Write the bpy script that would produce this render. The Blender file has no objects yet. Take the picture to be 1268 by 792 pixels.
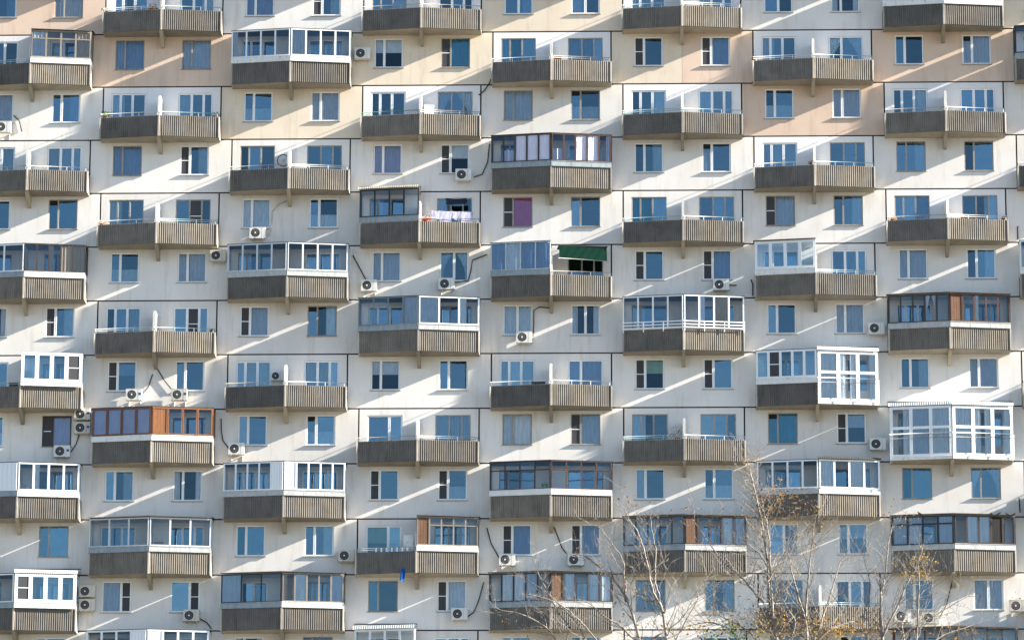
import bpy, math, random
from mathutils import Vector, Matrix, noise as mnoise
R = random.Random(7)
sc = bpy.context.scene
COL = sc.collection

# ------------------------------------------------------------------ camera, sky, sun, exposure
PIT, YAW, ROLL, FPX = 0.24497, 0.03423, 0.00368, 5689.5
CAMP = Vector((32.058, -223.0, -70.703))
c_, s_ = math.cos(YAW), math.sin(YAW)
FWD = Vector((-s_*math.cos(PIT), c_*math.cos(PIT), math.sin(PIT)))
R0 = Vector((c_, s_, 0)); U0 = R0.cross(FWD)
RGT = math.cos(ROLL)*R0 + math.sin(ROLL)*U0
UPV = -math.sin(ROLL)*R0 + math.cos(ROLL)*U0
cam = bpy.data.objects.new('camera', bpy.data.cameras.new('camera'))
COL.objects.link(cam)
m = Matrix.Identity(4)
for i in range(3):
    m[i][0], m[i][1], m[i][2], m[i][3] = RGT[i], UPV[i], -FWD[i], CAMP[i]
cam.matrix_world = m
cam.data.sensor_width = 36.0
cam.data.lens = FPX/1268*36.0
cam.data.clip_start = 1.0
cam.data.clip_end = 8000
sc.camera = cam

SUN = Vector((8.0, -1.0, 3.35)).normalized()
world = bpy.data.worlds.new('World'); sc.world = world
world.use_nodes = True
wn = world.node_tree.nodes; wl = world.node_tree.links
bg = wn['Background']
sky = wn.new('ShaderNodeTexSky'); sky.sky_type = 'NISHITA'
sky.sun_disc = False
sky.sun_elevation = math.asin(SUN.z)
sky.sun_rotation = math.atan2(SUN.x, SUN.y)
sky.air_density = 1.0; sky.dust_density = 0.3; sky.ozone_density = 2.8
wl.new(sky.outputs[0], bg.inputs[0])
bg.inputs[1].default_value = 0.058
sun = bpy.data.objects.new('sun', bpy.data.lights.new('sun', 'SUN'))
COL.objects.link(sun)
sun.data.energy = 5.0
sun.data.angle = math.radians(0.53)
sun.data.color = (1.0, 0.92, 0.79)
sun.rotation_euler = SUN.to_track_quat('Z', 'Y').to_euler()
sc.view_settings.view_transform = 'Standard'
sc.view_settings.look = 'None'
sc.view_settings.exposure = 2.22
sc.view_settings.gamma = 1.0
sc.cycles.max_bounces = 8
sc.cycles.transparent_max_bounces = 16

GZ = CAMP.z - 1.6        # ground level
BW, FH = 6.6, 2.8        # bay width and storey height

def at(px, py, Y):
    """point of the place seen at photo pixel px, py on the vertical plane y = Y"""
    d = FWD + RGT*((px-634)/FPX) + UPV*((396-py)/FPX)
    return CAMP + d*((Y-CAMP.y)/d.y)

# ------------------------------------------------------------------ materials
MATS = {}
def nt(name):
    mt = bpy.data.materials.new(name); mt.use_nodes = True
    n = mt.node_tree.nodes; l = mt.node_tree.links
    b = n['Principled BSDF']
    MATS[name] = mt
    return mt, n, l, b

def setin(b, k, v):
    if k in b.inputs: b.inputs[k].default_value = v

def mapped_noise(n, l, scale, detail=4, rough=0.6, anis=(1, 1, 1), src='world'):
    if src == 'world':
        g = n.new('ShaderNodeNewGeometry'); o = g.outputs['Position']
    else:
        g = n.new('ShaderNodeTexCoord'); o = g.outputs['Object']
    mp = n.new('ShaderNodeMapping'); mp.inputs['Scale'].default_value = anis
    l.new(o, mp.inputs[0])
    t = n.new('ShaderNodeTexNoise'); t.inputs['Scale'].default_value = scale
    t.inputs['Detail'].default_value = detail; t.inputs['Roughness'].default_value = rough
    l.new(mp.outputs[0], t.inputs[0])
    return t.outputs[0]

def ramp(n, l, fac, stops):
    r = n.new('ShaderNodeValToRGB')
    while len(r.color_ramp.elements) < len(stops): r.color_ramp.elements.new(0.5)
    for e, (p, c) in zip(r.color_ramp.elements, stops):
        e.position = p; e.color = c if len(c) == 4 else (*c, 1)
    l.new(fac, r.inputs[0]); return r.outputs[0]

def mixc(n, l, mode, fac, a, b):
    m = n.new('ShaderNodeMix'); m.data_type = 'RGBA'; m.blend_type = mode
    if isinstance(fac, float): m.inputs[0].default_value = fac
    else: l.new(fac, m.inputs[0])
    for i, v in ((6, a), (7, b)):
        if isinstance(v, tuple): m.inputs[i].default_value = (*v, 1) if len(v) == 3 else v
        else: l.new(v, m.inputs[i])
    return m.outputs[2]

def bump(n, l, b, h, strength, dist):
    bp = n.new('ShaderNodeBump'); bp.inputs['Strength'].default_value = strength
    bp.inputs['Distance'].default_value = dist
    l.new(h, bp.inputs['Height']); l.new(bp.outputs[0], b.inputs['Normal'])

def wall_mat(name, col, dirt=(0.62, 0.58, 0.52), amount=0.62):
    mt, n, l, b = nt(name)
    big = mapped_noise(n, l, 0.35, 5, 0.6)
    strk = mapped_noise(n, l, 1.0, 6, 0.65, (2.2, 1, 0.28))
    fine = mapped_noise(n, l, 14, 4, 0.7)
    oi = n.new('ShaderNodeObjectInfo')
    base = mixc(n, l, 'MULTIPLY', 1.0, (*col, 1), ramp(n, l, oi.outputs['Random'], [(0, (0.90, 0.89, 0.88)), (0.5, (0.97, 0.97, 0.97)), (1, (1, 1, 0.985))]))
    a = mixc(n, l, 'MULTIPLY', ramp(n, l, big, [(0.42, (0, 0, 0)), (0.72, (1, 1, 1))]), base, (0.90, 0.88, 0.85))
    s = mixc(n, l, 'MULTIPLY', ramp(n, l, strk, [(0.52, (0, 0, 0)), (0.80, (amount, amount, amount))]), a, dirt)
    f = mixc(n, l, 'MULTIPLY', 0.5, s, ramp(n, l, fine, [(0.3, (0.90, 0.90, 0.90)), (0.7, (1, 1, 1))]))
    l.new(f, b.inputs['Base Color'])
    setin(b, 'Roughness', 0.92); setin(b, 'Specular IOR Level', 0.2)
    bump(n, l, b, mapped_noise(n, l, 60, 5, 0.75), 0.25, 0.01)
    return mt
wall_mat('wall_white', (0.75, 0.73, 0.71))
wall_mat('wall_grey', (0.64, 0.63, 0.61))
wall_mat('wall_cream', (0.72, 0.63, 0.52))
wall_mat('wall_peach', (0.68, 0.53, 0.43))
wall_mat('wall_bright', (0.80, 0.79, 0.80), amount=0.3)

def conc_mat(name, col, spread=0.3, bscale=45, streaks=1.0):
    mt, n, l, b = nt(name)
    k = mapped_noise(n, l, 1.4, 6, 0.65)
    st = mapped_noise(n, l, 2.0, 6, 0.7, (3.0, 3.0, 0.35))
    oi = n.new('ShaderNodeObjectInfo')
    base = mixc(n, l, 'MULTIPLY', 1.0, (*col, 1), ramp(n, l, oi.outputs['Random'], [(0, (0.74, 0.75, 0.77)), (0.5, (0.98, 0.98, 0.98)), (1, (1.22, 1.19, 1.15))]))
    a = mixc(n, l, 'MULTIPLY', 1.0, base, ramp(n, l, k, [(0.30, (1-spread,)*3), (0.7, (1+spread*0.5,)*3)]))
    s = mixc(n, l, 'MULTIPLY', ramp(n, l, st, [(0.50, (0, 0, 0)), (0.72, (streaks*0.7,)*3)]), a, (0.45, 0.42, 0.38))
    l.new(s, b.inputs['Base Color'])
    setin(b, 'Roughness', 0.95); setin(b, 'Specular IOR Level', 0.15)
    bump(n, l, b, mapped_noise(n, l, bscale, 5, 0.75), 0.35, 0.008)
    return mt
conc_mat('rib_concrete', (0.165, 0.153, 0.137), 0.24, 45, 0.9)
conc_mat('slab_concrete', (0.37, 0.335, 0.27), 0.2, 30, 0.5)
conc_mat('post_concrete', (0.40, 0.37, 0.33), 0.2, 40, 0.8)
conc_mat('divider_paint', (0.74, 0.72, 0.68), 0.15, 40, 0.6)
conc_mat('seal', (0.035, 0.03, 0.028), 0.4, 30, 0.0)
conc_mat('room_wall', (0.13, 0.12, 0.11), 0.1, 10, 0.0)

def paint_mat(name, col, rough=0.45, var=0.12, metal=0.0, wear=None, scale=5):
    mt, n, l, b = nt(name)
    k = mapped_noise(n, l, scale, 5, 0.65, (1, 1, 0.4))
    a = mixc(n, l, 'MULTIPLY', 1.0, (*col, 1), ramp(n, l, k, [(0.3, (1-var,)*3), (0.7, (1, 1, 1))]))
    if wear:
        w = mapped_noise(n, l, scale*2.3, 6, 0.7, (1, 1, 0.6))
        a = mixc(n, l, 'MIX', ramp(n, l, w, [(0.56, (0, 0, 0)), (0.66, (0.8,)*3)]), a, wear)
    l.new(a, b.inputs['Base Color'])
    setin(b, 'Roughness', rough); setin(b, 'Metallic', metal)
    return mt
paint_mat('pvc', (0.80, 0.81, 0.82), 0.35, 0.06)
paint_mat('old_frame', (0.42, 0.39, 0.35), 0.7, 0.25, wear=(0.20, 0.18, 0.15))
paint_mat('grey_wood', (0.27, 0.24, 0.20), 0.8, 0.3, wear=(0.22, 0.18, 0.14))
paint_mat('dark_brown', (0.055, 0.035, 0.027), 0.5, 0.3)
paint_mat('red_brown', (0.085, 0.035, 0.024), 0.6, 0.3, wear=(0.08, 0.03, 0.02))
paint_mat('orange_wood', (0.27, 0.11, 0.042), 0.5, 0.3)
paint_mat('red_wood', (0.17, 0.068, 0.036), 0.5, 0.3)
paint_mat('chestnut', (0.080, 0.034, 0.022), 0.5, 0.3)
paint_mat('ac_cream', (0.58, 0.54, 0.46), 0.5, 0.2)
paint_mat('lilac_film', (0.34, 0.36, 0.52), 0.25, 0.05)
paint_mat('pink_blind', (0.80, 0.16, 0.42), 0.8, 0.15)
paint_mat('black_metal', (0.025, 0.025, 0.028), 0.5, 0.3)
paint_mat('grey_metal', (0.20, 0.23, 0.26), 0.5, 0.2)
paint_mat('aluminium', (0.62, 0.64, 0.66), 0.4, 0.1)
paint_mat('band_blue', (0.30, 0.35, 0.38), 0.5, 0.35, wear=(0.20, 0.22, 0.22))
paint_mat('band_galv', (0.46, 0.48, 0.48), 0.5, 0.3, wear=(0.30, 0.28, 0.25))
paint_mat('band_white', (0.74, 0.74, 0.72), 0.55, 0.15, wear=(0.42, 0.38, 0.33), scale=3)
paint_mat('rail_white', (0.72, 0.72, 0.70), 0.5, 0.2)
paint_mat('rail_grey', (0.36, 0.36, 0.35), 0.5, 0.3, wear=(0.22, 0.14, 0.09))
paint_mat('rail_blue', (0.36, 0.50, 0.52), 0.5, 0.3)
paint_mat('rail_green2', (0.20, 0.42, 0.08), 0.4, 0.1)
paint_mat('rail_green', (0.07, 0.22, 0.13), 0.5, 0.3)
paint_mat('sill_metal', (0.27, 0.27, 0.265), 0.55, 0.3, wear=(0.20, 0.17, 0.15))
paint_mat('roof_beige', (0.50, 0.45, 0.36), 0.7, 0.3)
paint_mat('roof_dark', (0.05, 0.048, 0.045), 0.8, 0.4)
paint_mat('roof_white', (0.66, 0.66, 0.64), 0.5, 0.25)
paint_mat('panel_wood', (0.14, 0.065, 0.032), 0.7, 0.4, wear=(0.12, 0.05, 0.03))
paint_mat('ac_white', (0.70, 0.69, 0.65), 0.45, 0.12)
paint_mat('ac_dark', (0.03, 0.03, 0.032), 0.6, 0.3)
paint_mat('cable', (0.035, 0.035, 0.035), 0.7, 0.3)
paint_mat('pipe_white', (0.50, 0.50, 0.47), 0.7, 0.3)
paint_mat('logo_blue', (0.02, 0.05, 0.30), 0.5, 0.1)
paint_mat('terracotta', (0.30, 0.09, 0.045), 0.8, 0.3)
paint_mat('screen', (0.045, 0.047, 0.055), 0.8, 0.15)
paint_mat('dark_gap', (0.012, 0.011, 0.011), 0.9, 0.3)

def cloth_mat(name, col, trans=0.12):
    mt, n, l, b = nt(name)
    n.remove(b)
    k = mapped_noise(n, l, 9, 4, 0.6, (1, 1, 0.25))
    a = mixc(n, l, 'MULTIPLY', 1.0, (*col, 1), ramp(n, l, k, [(0.3, (0.82,)*3), (0.7, (1, 1, 1))]))
    d = n.new('ShaderNodeBsdfDiffuse'); t = n.new('ShaderNodeBsdfTranslucent'); mx = n.new('ShaderNodeMixShader')
    l.new(a, d.inputs[0]); l.new(a, t.inputs[0]); mx.inputs[0].default_value = trans
    l.new(d.outputs[0], mx.inputs[1]); l.new(t.outputs[0], mx.inputs[2])
    l.new(mx.outputs[0], n['Material Output'].inputs[0])
cloth_mat('cur_white', (0.84, 0.88, 0.92)); cloth_mat('cur_grey', (0.62, 0.69, 0.78)); cloth_mat('cur_pink', (0.62, 0.13, 0.32), 0.02)
cloth_mat('cur_teal', (0.06, 0.34, 0.48)); cloth_mat('cur_green', (0.42, 0.58, 0.40)); cloth_mat('cur_beige', (0.58, 0.47, 0.36))
cloth_mat('cur_blue', (0.36, 0.50, 0.70)); cloth_mat('cur_lilac', (0.60, 0.60, 0.78)); cloth_mat('cloth_white', (0.66, 0.67, 0.82), 0.06)
cloth_mat('washing', (0.40, 0.40, 0.55), 0.06); cloth_mat('cloth_dark', (0.03, 0.04, 0.06), 0.1); cloth_mat('cloth_blue', (0.015, 0.08, 0.28), 0.1)
cloth_mat('awning_green', (0.008, 0.030, 0.022), 0.1); cloth_mat('cloth_red', (0.5, 0.04, 0.04), 0.1)

def glass_mat(name, tint, ior, gcol, rough=0.015):
    mt, n, l, b = nt(name); n.remove(b)
    t = n.new('ShaderNodeBsdfTransparent'); t.inputs[0].default_value = (*tint, 1)
    g = n.new('ShaderNodeBsdfGlossy'); g.inputs[0].default_value = (*gcol, 1); g.inputs[1].default_value = rough
    fr = n.new('ShaderNodeFresnel'); fr.inputs[0].default_value = ior
    bp = n.new('ShaderNodeBump'); bp.inputs['Strength'].default_value = 0.35; bp.inputs['Distance'].default_value = 0.02
    l.new(mapped_noise(n, l, 1.6, 2, 0.5), bp.inputs['Height']); l.new(bp.outputs[0], g.inputs['Normal'])
    mx = n.new('ShaderNodeMixShader')
    oi = n.new('ShaderNodeObjectInfo'); mr = n.new('ShaderNodeMapRange'); mr.inputs[3].default_value = 0.7; mr.inputs[4].default_value = 1.9
    l.new(oi.outputs['Random'], mr.inputs[0]); mu = n.new('ShaderNodeMath'); mu.operation = 'MULTIPLY'
    l.new(fr.outputs[0], mu.inputs[0]); l.new(mr.outputs[0], mu.inputs[1])
    l.new(mu.outputs[0], mx.inputs[0]); l.new(t.outputs[0], mx.inputs[1]); l.new(g.outputs[0], mx.inputs[2])
    l.new(mx.outputs[0], n['Material Output'].inputs[0])
glass_mat('glass', (0.84, 0.92, 0.97), 2.35, (0.58, 0.86, 1.0))
glass_mat('glass_clear', (0.94, 0.96, 0.98), 1.6, (0.6, 0.85, 1.0))

def leaf_mat(name, cols):
    mt, n, l, b = nt(name); n.remove(b)
    k = mapped_noise(n, l, 3.0, 3, 0.6)
    a = ramp(n, l, k, [(0.35+0.1*i, c) for i, c in enumerate(cols)])
    d = n.new('ShaderNodeBsdfDiffuse'); t = n.new('ShaderNodeBsdfTranslucent'); mx = n.new('ShaderNodeMixShader')
    l.new(a, d.inputs[0]); l.new(a, t.inputs[0]); mx.inputs[0].default_value = 0.4
    l.new(d.outputs[0], mx.inputs[1]); l.new(t.outputs[0], mx.inputs[2])
    l.new(mx.outputs[0], n['Material Output'].inputs[0])
leaf_mat('leaf_gold', [(0.10, 0.04, 0.015), (0.30, 0.17, 0.04), (0.42, 0.28, 0.07), (0.14, 0.13, 0.03)])
leaf_mat('leaf_brown', [(0.06, 0.03, 0.015), (0.16, 0.07, 0.03), (0.30, 0.18, 0.06)])
leaf_mat('leaf_green', [(0.03, 0.07, 0.015), (0.06, 0.13, 0.03), (0.10, 0.20, 0.04)])
def bark_mat():
    mt, n, l, b = nt('bark')
    k = mapped_noise(n, l, 7, 5, 0.7, (1, 1, 1.6))
    l.new(ramp(n, l, k, [(0.30, (0.06, 0.05, 0.042)), (0.44, (0.17, 0.15, 0.13)), (0.72, (0.33, 0.305, 0.27))]), b.inputs['Base Color'])
    setin(b, 'Roughness', 0.85)
bark_mat()
paint_mat('twig_bark', (0.15, 0.115, 0.085), 0.85, 0.5)
def ground_mat():
    mt, n, l, b = nt('ground')
    k = mapped_noise(n, l, 0.05, 8, 0.7)
    l.new(ramp(n, l, k, [(0.35, (0.13, 0.118, 0.09)), (0.55, (0.15, 0.135, 0.11)), (0.7, (0.17, 0.16, 0.15))]), b.inputs['Base Color'])
    setin(b, 'Roughness', 0.95)
ground_mat()

# ------------------------------------------------------------------ mesh helpers
class MB:
    def __init__(s): s.v = []; s.f = []; s.mi = []; s.m = []; s.sm = []
    def mat(s, name):
        if name not in s.m: s.m.append(name)
        return s.m.index(name)
    def face(s, pts, mat, smooth=False):
        b = len(s.v); s.v += [tuple(p) for p in pts]; s.f.append(tuple(range(b, b+len(pts)))); s.mi.append(s.mat(mat)); s.sm.append(smooth)
    def box(s, x0, x1, y0, y1, z0, z1, mat, skip=''):
        b = len(s.v); k = s.mat(mat)
        s.v += [(x, y, z) for z in (z0, z1) for y in (y0, y1) for x in (x0, x1)]
        F = {'b': (0, 2, 3, 1), 't': (4, 5, 7, 6), 'f': (0, 1, 5, 4), 'k': (2, 6, 7, 3), 'l': (0, 4, 6, 2), 'r': (1, 3, 7, 5)}
        for key, f in F.items():
            if key in skip: continue
            s.f.append(tuple(b+i for i in f)); s.mi.append(k); s.sm.append(False)
    def prism(s, poly, z0, z1, mat):
        """poly: list of (x, y) counter-clockwise seen from above; z0/z1 numbers or lists"""
        n = len(poly); b = len(s.v); k = s.mat(mat)
        za = z0 if isinstance(z0, (list, tuple)) else [z0]*n
        zb = z1 if isinstance(z1, (list, tuple)) else [z1]*n
        s.v += [(p[0], p[1], z) for p, z in zip(poly, za)] + [(p[0], p[1], z) for p, z in zip(poly, zb)]
        s.f.append(tuple(b+i for i in reversed(range(n)))); s.f.append(tuple(b+n+i for i in range(n)))
        for i in range(n):
            j = (i+1) % n; s.f.append((b+i, b+j, b+n+j, b+n+i))
        s.mi += [k]*(n+2); s.sm += [False]*(n+2)
    def tube(s, pts, rads, mat, n=6, cap=True):
        k = s.mat(mat); pts = [Vector(p) for p in pts]
        if not isinstance(rads, (list, tuple)): rads = [rads]*len(pts)
        b = len(s.v); up = Vector((0.13, 0.31, 0.94))
        for i, p in enumerate(pts):
            t = (pts[min(i+1, len(pts)-1)] - pts[max(i-1, 0)]).normalized()
            a = t.cross(up)
            if a.length < 0.05: a = t.cross(Vector((1, 0, 0)))
            a.normalize(); c = t.cross(a)
            for j in range(n):
                w = 2*math.pi*j/n
                s.v.append(tuple(p + (a*math.cos(w)+c*math.sin(w))*rads[i]))
        for i in range(len(pts)-1):
            for j in range(n):
                q = (j+1) % n
                s.f.append((b+i*n+j, b+i*n+q, b+(i+1)*n+q, b+(i+1)*n+j)); s.mi.append(k); s.sm.append(True)
        if cap:
            s.f.append(tuple(b+j for j in range(n))); s.f.append(tuple(b+(len(pts)-1)*n+j for j in reversed(range(n))))
            s.mi += [k, k]; s.sm += [False, False]
    def disc(s, cx, y, cz, r, mat, n=18, r0=0.0, y2=None):
        k = s.mat(mat); y2 = y if y2 is None else y2
        for i in range(n):
            a, c = 2*math.pi*i/n, 2*math.pi*(i+1)/n
            P = lambda rr, yy, w: (cx+rr*math.cos(w), yy, cz+rr*math.sin(w))
            if r0 > 0: s.face([P(r, y, a), P(r, y, c), P(r0, y2, c), P(r0, y2, a)], mat)
            else: s.face([P(r, y, a), P(r, y, c), (cx, y2, cz)], mat)
    def mesh(s, name):
        me = bpy.data.meshes.new(name)
        me.from_pydata(s.v, [], s.f)
        for mn in s.m: me.materials.append(MATS[mn])
        me.polygons.foreach_set('material_index', s.mi)
        me.polygons.foreach_set('use_smooth', s.sm)
        me.update()
        return me

CACHE = {}
def cached(key, name, fn):
    if key not in CACHE:
        mb = MB(); fn(mb); CACHE[key] = mb.mesh(name)
    return CACHE[key]
def ob(name, me, parent=None, loc=(0, 0, 0), rz=0.0, rot=None):
    o = bpy.data.objects.new(name, me); COL.objects.link(o)
    o.location = loc
    o.rotation_euler = rot if rot else (0, 0, rz)
    if parent: o.parent = parent
    return o
def thing(name, label, cat, loc=(0, 0, 0), me=None, group=None, rz=0.0):
    o = ob(name, me, None, loc, rz); o['label'] = label; o['category'] = cat
    if group: o['group'] = group
    return o

# ------------------------------------------------------------------ ground
mb = MB()
N = 24; S = 4000.0
for i in range(N):
    for j in range(N):
        x0, x1 = -S+2*S*i/N, -S+2*S*(i+1)/N; y0, y1 = -S+2*S*j/N, -S+2*S*(j+1)/N
        mb.face([(x0, y0, GZ), (x1, y0, GZ), (x1, y1, GZ), (x0, y1, GZ)], 'ground')
g = ob('ground', mb.mesh('ground')); g['kind'] = 'structure'

# ------------------------------------------------------------------ the apartment building
B0 = Vector((26.4, 0, GZ))
BLD = thing('apartment_building', 'huge pale concrete panel apartment block with staggered ribbed balconies', 'building', B0)
C0, C1, K0, K1 = -1, 9, -2, 13
def cell(c, k): return Vector((BW*c, 0, -FH*k)) - B0
XL, XR = BW*C0-3.62, BW*C1+3.62
ZT, ZB = -FH*K0+2.96, -FH*K1+0.16
# body behind and round the modelled storeys
mb = MB()
mb.box(XL-B0.x, XR-B0.x, 3.2, 15, 0, ZT+6.0-GZ, 'wall_grey'); ob('wall', mb.mesh('wall_core'), BLD)
mb = MB(); mb.box(XL-B0.x, XR-B0.x, 0.0, 3.19, 0, ZB-0.03-GZ, 'wall_grey'); ob('wall', mb.mesh('wall_lower'), BLD)
mb = MB(); mb.box(XL-B0.x, XR-B0.x, 0.0, 3.19, ZT+0.03-GZ, ZT+6.0-GZ, 'wall_grey'); ob('wall', mb.mesh('wall_upper'), BLD)
for x0, x1 in ((XL-0.3, XL-0.01), (XR+0.01, XR+0.3)):
    mb = MB(); mb.box(x0-B0.x, x1-B0.x, 0.01, 15.01, 0, ZT+6.01-GZ, 'wall_grey'); ob('wall', mb.mesh('wall_end'), BLD)
mb = MB(); mb.box(XL-0.5-B0.x, XR+0.5-B0.x, -0.4, 15.4, ZT+6.02-GZ, ZT+6.4-GZ, 'slab_concrete'); ob('roof', mb.mesh('roof'), BLD)

# --- panels
def panel_mesh(mb, x0, x1, z0, z1, holes, mat, th=0.13):
    xs = sorted({x0, x1, *[h[0] for h in holes], *[h[1] for h in holes]})
    zs = sorted({z0, z1, *[h[2] for h in holes], *[h[3] for h in holes]})
    for i in range(len(xs)-1):
        for j in range(len(zs)-1):
            cx, cz = (xs[i]+xs[i+1])/2, (zs[j]+zs[j+1])/2
            if any(h[0] < cx < h[1] and h[2] < cz < h[3] for h in holes): continue
            mb.face([(xs[i], 0, zs[j]), (xs[i+1], 0, zs[j]), (xs[i+1], 0, zs[j+1]), (xs[i], 0, zs[j+1])], mat)
    def ring(a, b_, c, d, s):
        q = [(a, c), (b_, c), (b_, d), (a, d)]
        for i in range(4):
            p, r = q[i], q[(i+1) % 4]
            f = [(p[0], 0, p[1]), (p[0], th, p[1]), (r[0], th, r[1]), (r[0], 0, r[1])]
            mb.face(f if s else f[::-1], mat)
    ring(x0, x1, z0, z1, True)
    for h in holes: ring(h[0], h[1], h[2], h[3], False)

WX, WW, WZ0, WZ1 = 1.70, 1.47, 1.09, 2.66       # windows: centre offset, width, bottom, top
DX, DW, DZ0, DZ1 = 1.70, 1.76, 0.20, 2.62       # balcony window-and-door units
GAP = 0.036
def wpanel(mat):
    if isinstance(mat, tuple):
        def f(mb):
            panel_mesh(mb, -3.6+GAP, -0.006, 0.16+GAP, 2.96-GAP, [(-WX-WW/2, -WX+WW/2, WZ0, WZ1)], mat[0])
            panel_mesh(mb, 0.006, 3.6-GAP, 0.16+GAP, 2.96-GAP, [(WX-WW/2, WX+WW/2, WZ0, WZ1)], mat[1])
            mb.face([(-0.006, 0.02, 0.21), (0.006, 0.02, 0.21), (0.006, 0.02, 2.91), (-0.006, 0.02, 2.91)], 'seal')
        return cached(('wp', mat), 'wall_panel', f)
    return cached(('wp', mat), 'wall_panel', lambda mb: panel_mesh(mb, -3.6+GAP, 3.6-GAP, 0.16+GAP, 2.96-GAP,
        [(-WX-WW/2, -WX+WW/2, WZ0, WZ1), (WX-WW/2, WX+WW/2, WZ0, WZ1)], mat))
def dhole(s):       # L-shaped opening: window part plus door part
    return [(s*DX-DW/2, s*DX+DW/2, DZ0, DZ1)]
def bpanel(mat):
    return cached(('bp', mat), 'wall_panel', lambda mb: panel_mesh(mb, -3.0+GAP, 3.0-GAP, 0.16+GAP, 2.96-GAP, dhole(-1)+dhole(1), mat))
def seal_mesh(hw):
    def f(mb):
        e = 0.062
        mb.box(-hw-e, hw+e, 0.035, 0.12, 0.16-e, 0.16+e, 'seal')
        for s in (-1, 1): mb.box(s*hw-e, s*hw+e, 0.037, 0.118, 0.16-e, 2.96+e, 'seal')
    return cached(('seal', hw), 'joint_seal', f)
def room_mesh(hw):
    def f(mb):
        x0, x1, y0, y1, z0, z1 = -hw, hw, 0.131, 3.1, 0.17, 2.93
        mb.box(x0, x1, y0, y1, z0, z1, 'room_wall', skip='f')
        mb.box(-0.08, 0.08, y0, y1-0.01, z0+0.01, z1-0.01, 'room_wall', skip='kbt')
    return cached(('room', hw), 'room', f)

# --- windows. A unit is a row of lights (x0, x1, z0, z1, type) inside a frame
def frame_mesh(key, w, z0, z1, lights, mat, border, solid=()):
    """frame with openings; local x centred, front at y=0"""
    def f(mb):
        holes = [(a, b, c, d) for a, b, c, d, t in lights]
        xs = sorted({-w/2, w/2, *[h[0] for h in holes], *[h[1] for h in holes]})
        zs = sorted({z0, z1, *[h[2] for h in holes], *[h[3] for h in holes]})
        for i in range(len(xs)-1):
            for j in range(len(zs)-1):
                cx, cz = (xs[i]+xs[i+1])/2, (zs[j]+zs[j+1])/2
                if any(h[0] < cx < h[1] and h[2] < cz < h[3] for h in holes): continue
                mb.face([(xs[i], 0, zs[j]), (xs[i+1], 0, zs[j]), (xs[i+1], 0, zs[j+1]), (xs[i], 0, zs[j+1])], mat)
        th = 0.05
        def ring(a, b_, c, d, s, y0=0.0, y1=th):
            q = [(a, c), (b_, c), (b_, d), (a, d)]
            for i in range(4):
                p, r = q[i], q[(i+1) % 4]
                fc = [(p[0], y0, p[1]), (p[0], y1, p[1]), (r[0], y1, r[1]), (r[0], y0, r[1])]
                mb.face(fc if s else fc[::-1], mat)
        ring(-w/2, w/2, z0, z1, True)
        for h in holes: ring(*h, False)
        # sash members standing 12 mm proud of the frame round each light
        e = min(0.045, border*0.55)
        for (a, b_, c, d) in holes:
            A, Bq, Cq, Dq = a-e, b_+e, c-e, d+e
            for (p0, p1, p2, p3) in ((A, Bq, Cq, c), (A, Bq, d, Dq), (A, a, c, d), (b_, Bq, c, d)):
                mb.box(p0, p1, -0.012, 0.001, p2, p3, mat, skip='k')
    return cached(('fr', key, mat), 'window_frame', f)

def pane_mesh(w, h, mat):
    def f(mb):
        mb.face([(-w/2, 0, -h/2), (w/2, 0, -h/2), (w/2, 0, h/2), (-w/2, 0, h/2)], mat)
    return cached(('pn', round(w, 3), round(h, 3), mat), 'pane', f)
def screen_mesh(w, h):
    def f(mb):
        mb.box(-w/2, w/2, 0, 0.008, -h/2, h/2, 'screen')
        mb.box(-w/2, w/2, -0.012, 0.0, -0.02, 0.02, 'pvc')
    return cached(('sc', round(w, 3), round(h, 3)), 'insect_screen', f)

def curtain_mesh(kind, w, h, mat):
    """hangs from z = 0 down to -h, x centred"""
    def f(mb):
        rr = random.Random(hash((kind, round(w*100), mat)) % 1000 if False else len(kind)*7+int(w*100))
        def drape(x0, x1, zt, zb, pinch=0.0, side=0):
            n = max(8, int((x1-x0)/0.035)); rows = 4
            ph = rr.random()*6
            P = []
            for r in range(rows+1):
                t = r/rows; row = []
                for i in range(n+1):
                    u = i/n
                    x = x0+(x1-x0)*u
                    if pinch:
                        k = pinch*math.sin(min(1, t*1.3)*math.pi/2)
                        ax = x0 if side < 0 else x1
                        x = ax+(x-ax)*(1-k)
                    y = 0.028*math.sin(u*(x1-x0)*34+ph)+0.012*math.sin(u*11+ph*2)
                    row.append((x, y, zt+(zb-zt)*t))
                P.append(row)
            for r in range(rows):
                for i in range(n):
                    mb.face([P[r+1][i], P[r+1][i+1], P[r][i+1], P[r][i]], mat, True)
        if kind == 'full': drape(-w/2, w/2, 0, -h)
        elif kind == 'left': drape(-w/2, -w/2+w*0.38, 0, -h)
        elif kind == 'right': drape(w/2-w*0.38, w/2, 0, -h)
        elif kind == 'parted': drape(-w/2, -0.02, 0, -h, 0.72, -1); drape(0.02, w/2, 0, -h, 0.72, 1)
        elif kind == 'sides': drape(-w/2, -w/2+w*0.24, 0, -h); drape(w/2-w*0.24, w/2, 0, -h)
        elif kind == 'blind': mb.box(-w/2, w/2, 0, 0.01, -h*0.48, 0, mat)
        elif kind == 'flat': mb.box(-w/2, w/2, 0, 0.006, -h, 0, mat)
        elif kind == 'sheet':
            nn = 10
            for i in range(nn):
                for j in range(4):
                    q = lambda a, b: (-w/2+w*a/nn, 0.006*math.sin(a*1.9+b*1.3)+0.004*math.sin(a*0.7-b*2), -h*b/4)
                    mb.face([q(i, j+1), q(i+1, j+1), q(i+1, j), q(i, j)], mat, True)
        elif kind == 'low': drape(-w/2, w/2, -h*0.55, -h)
    return cached(('cu', kind, round(w, 3), round(h, 3), mat), 'curtain', f)

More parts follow.
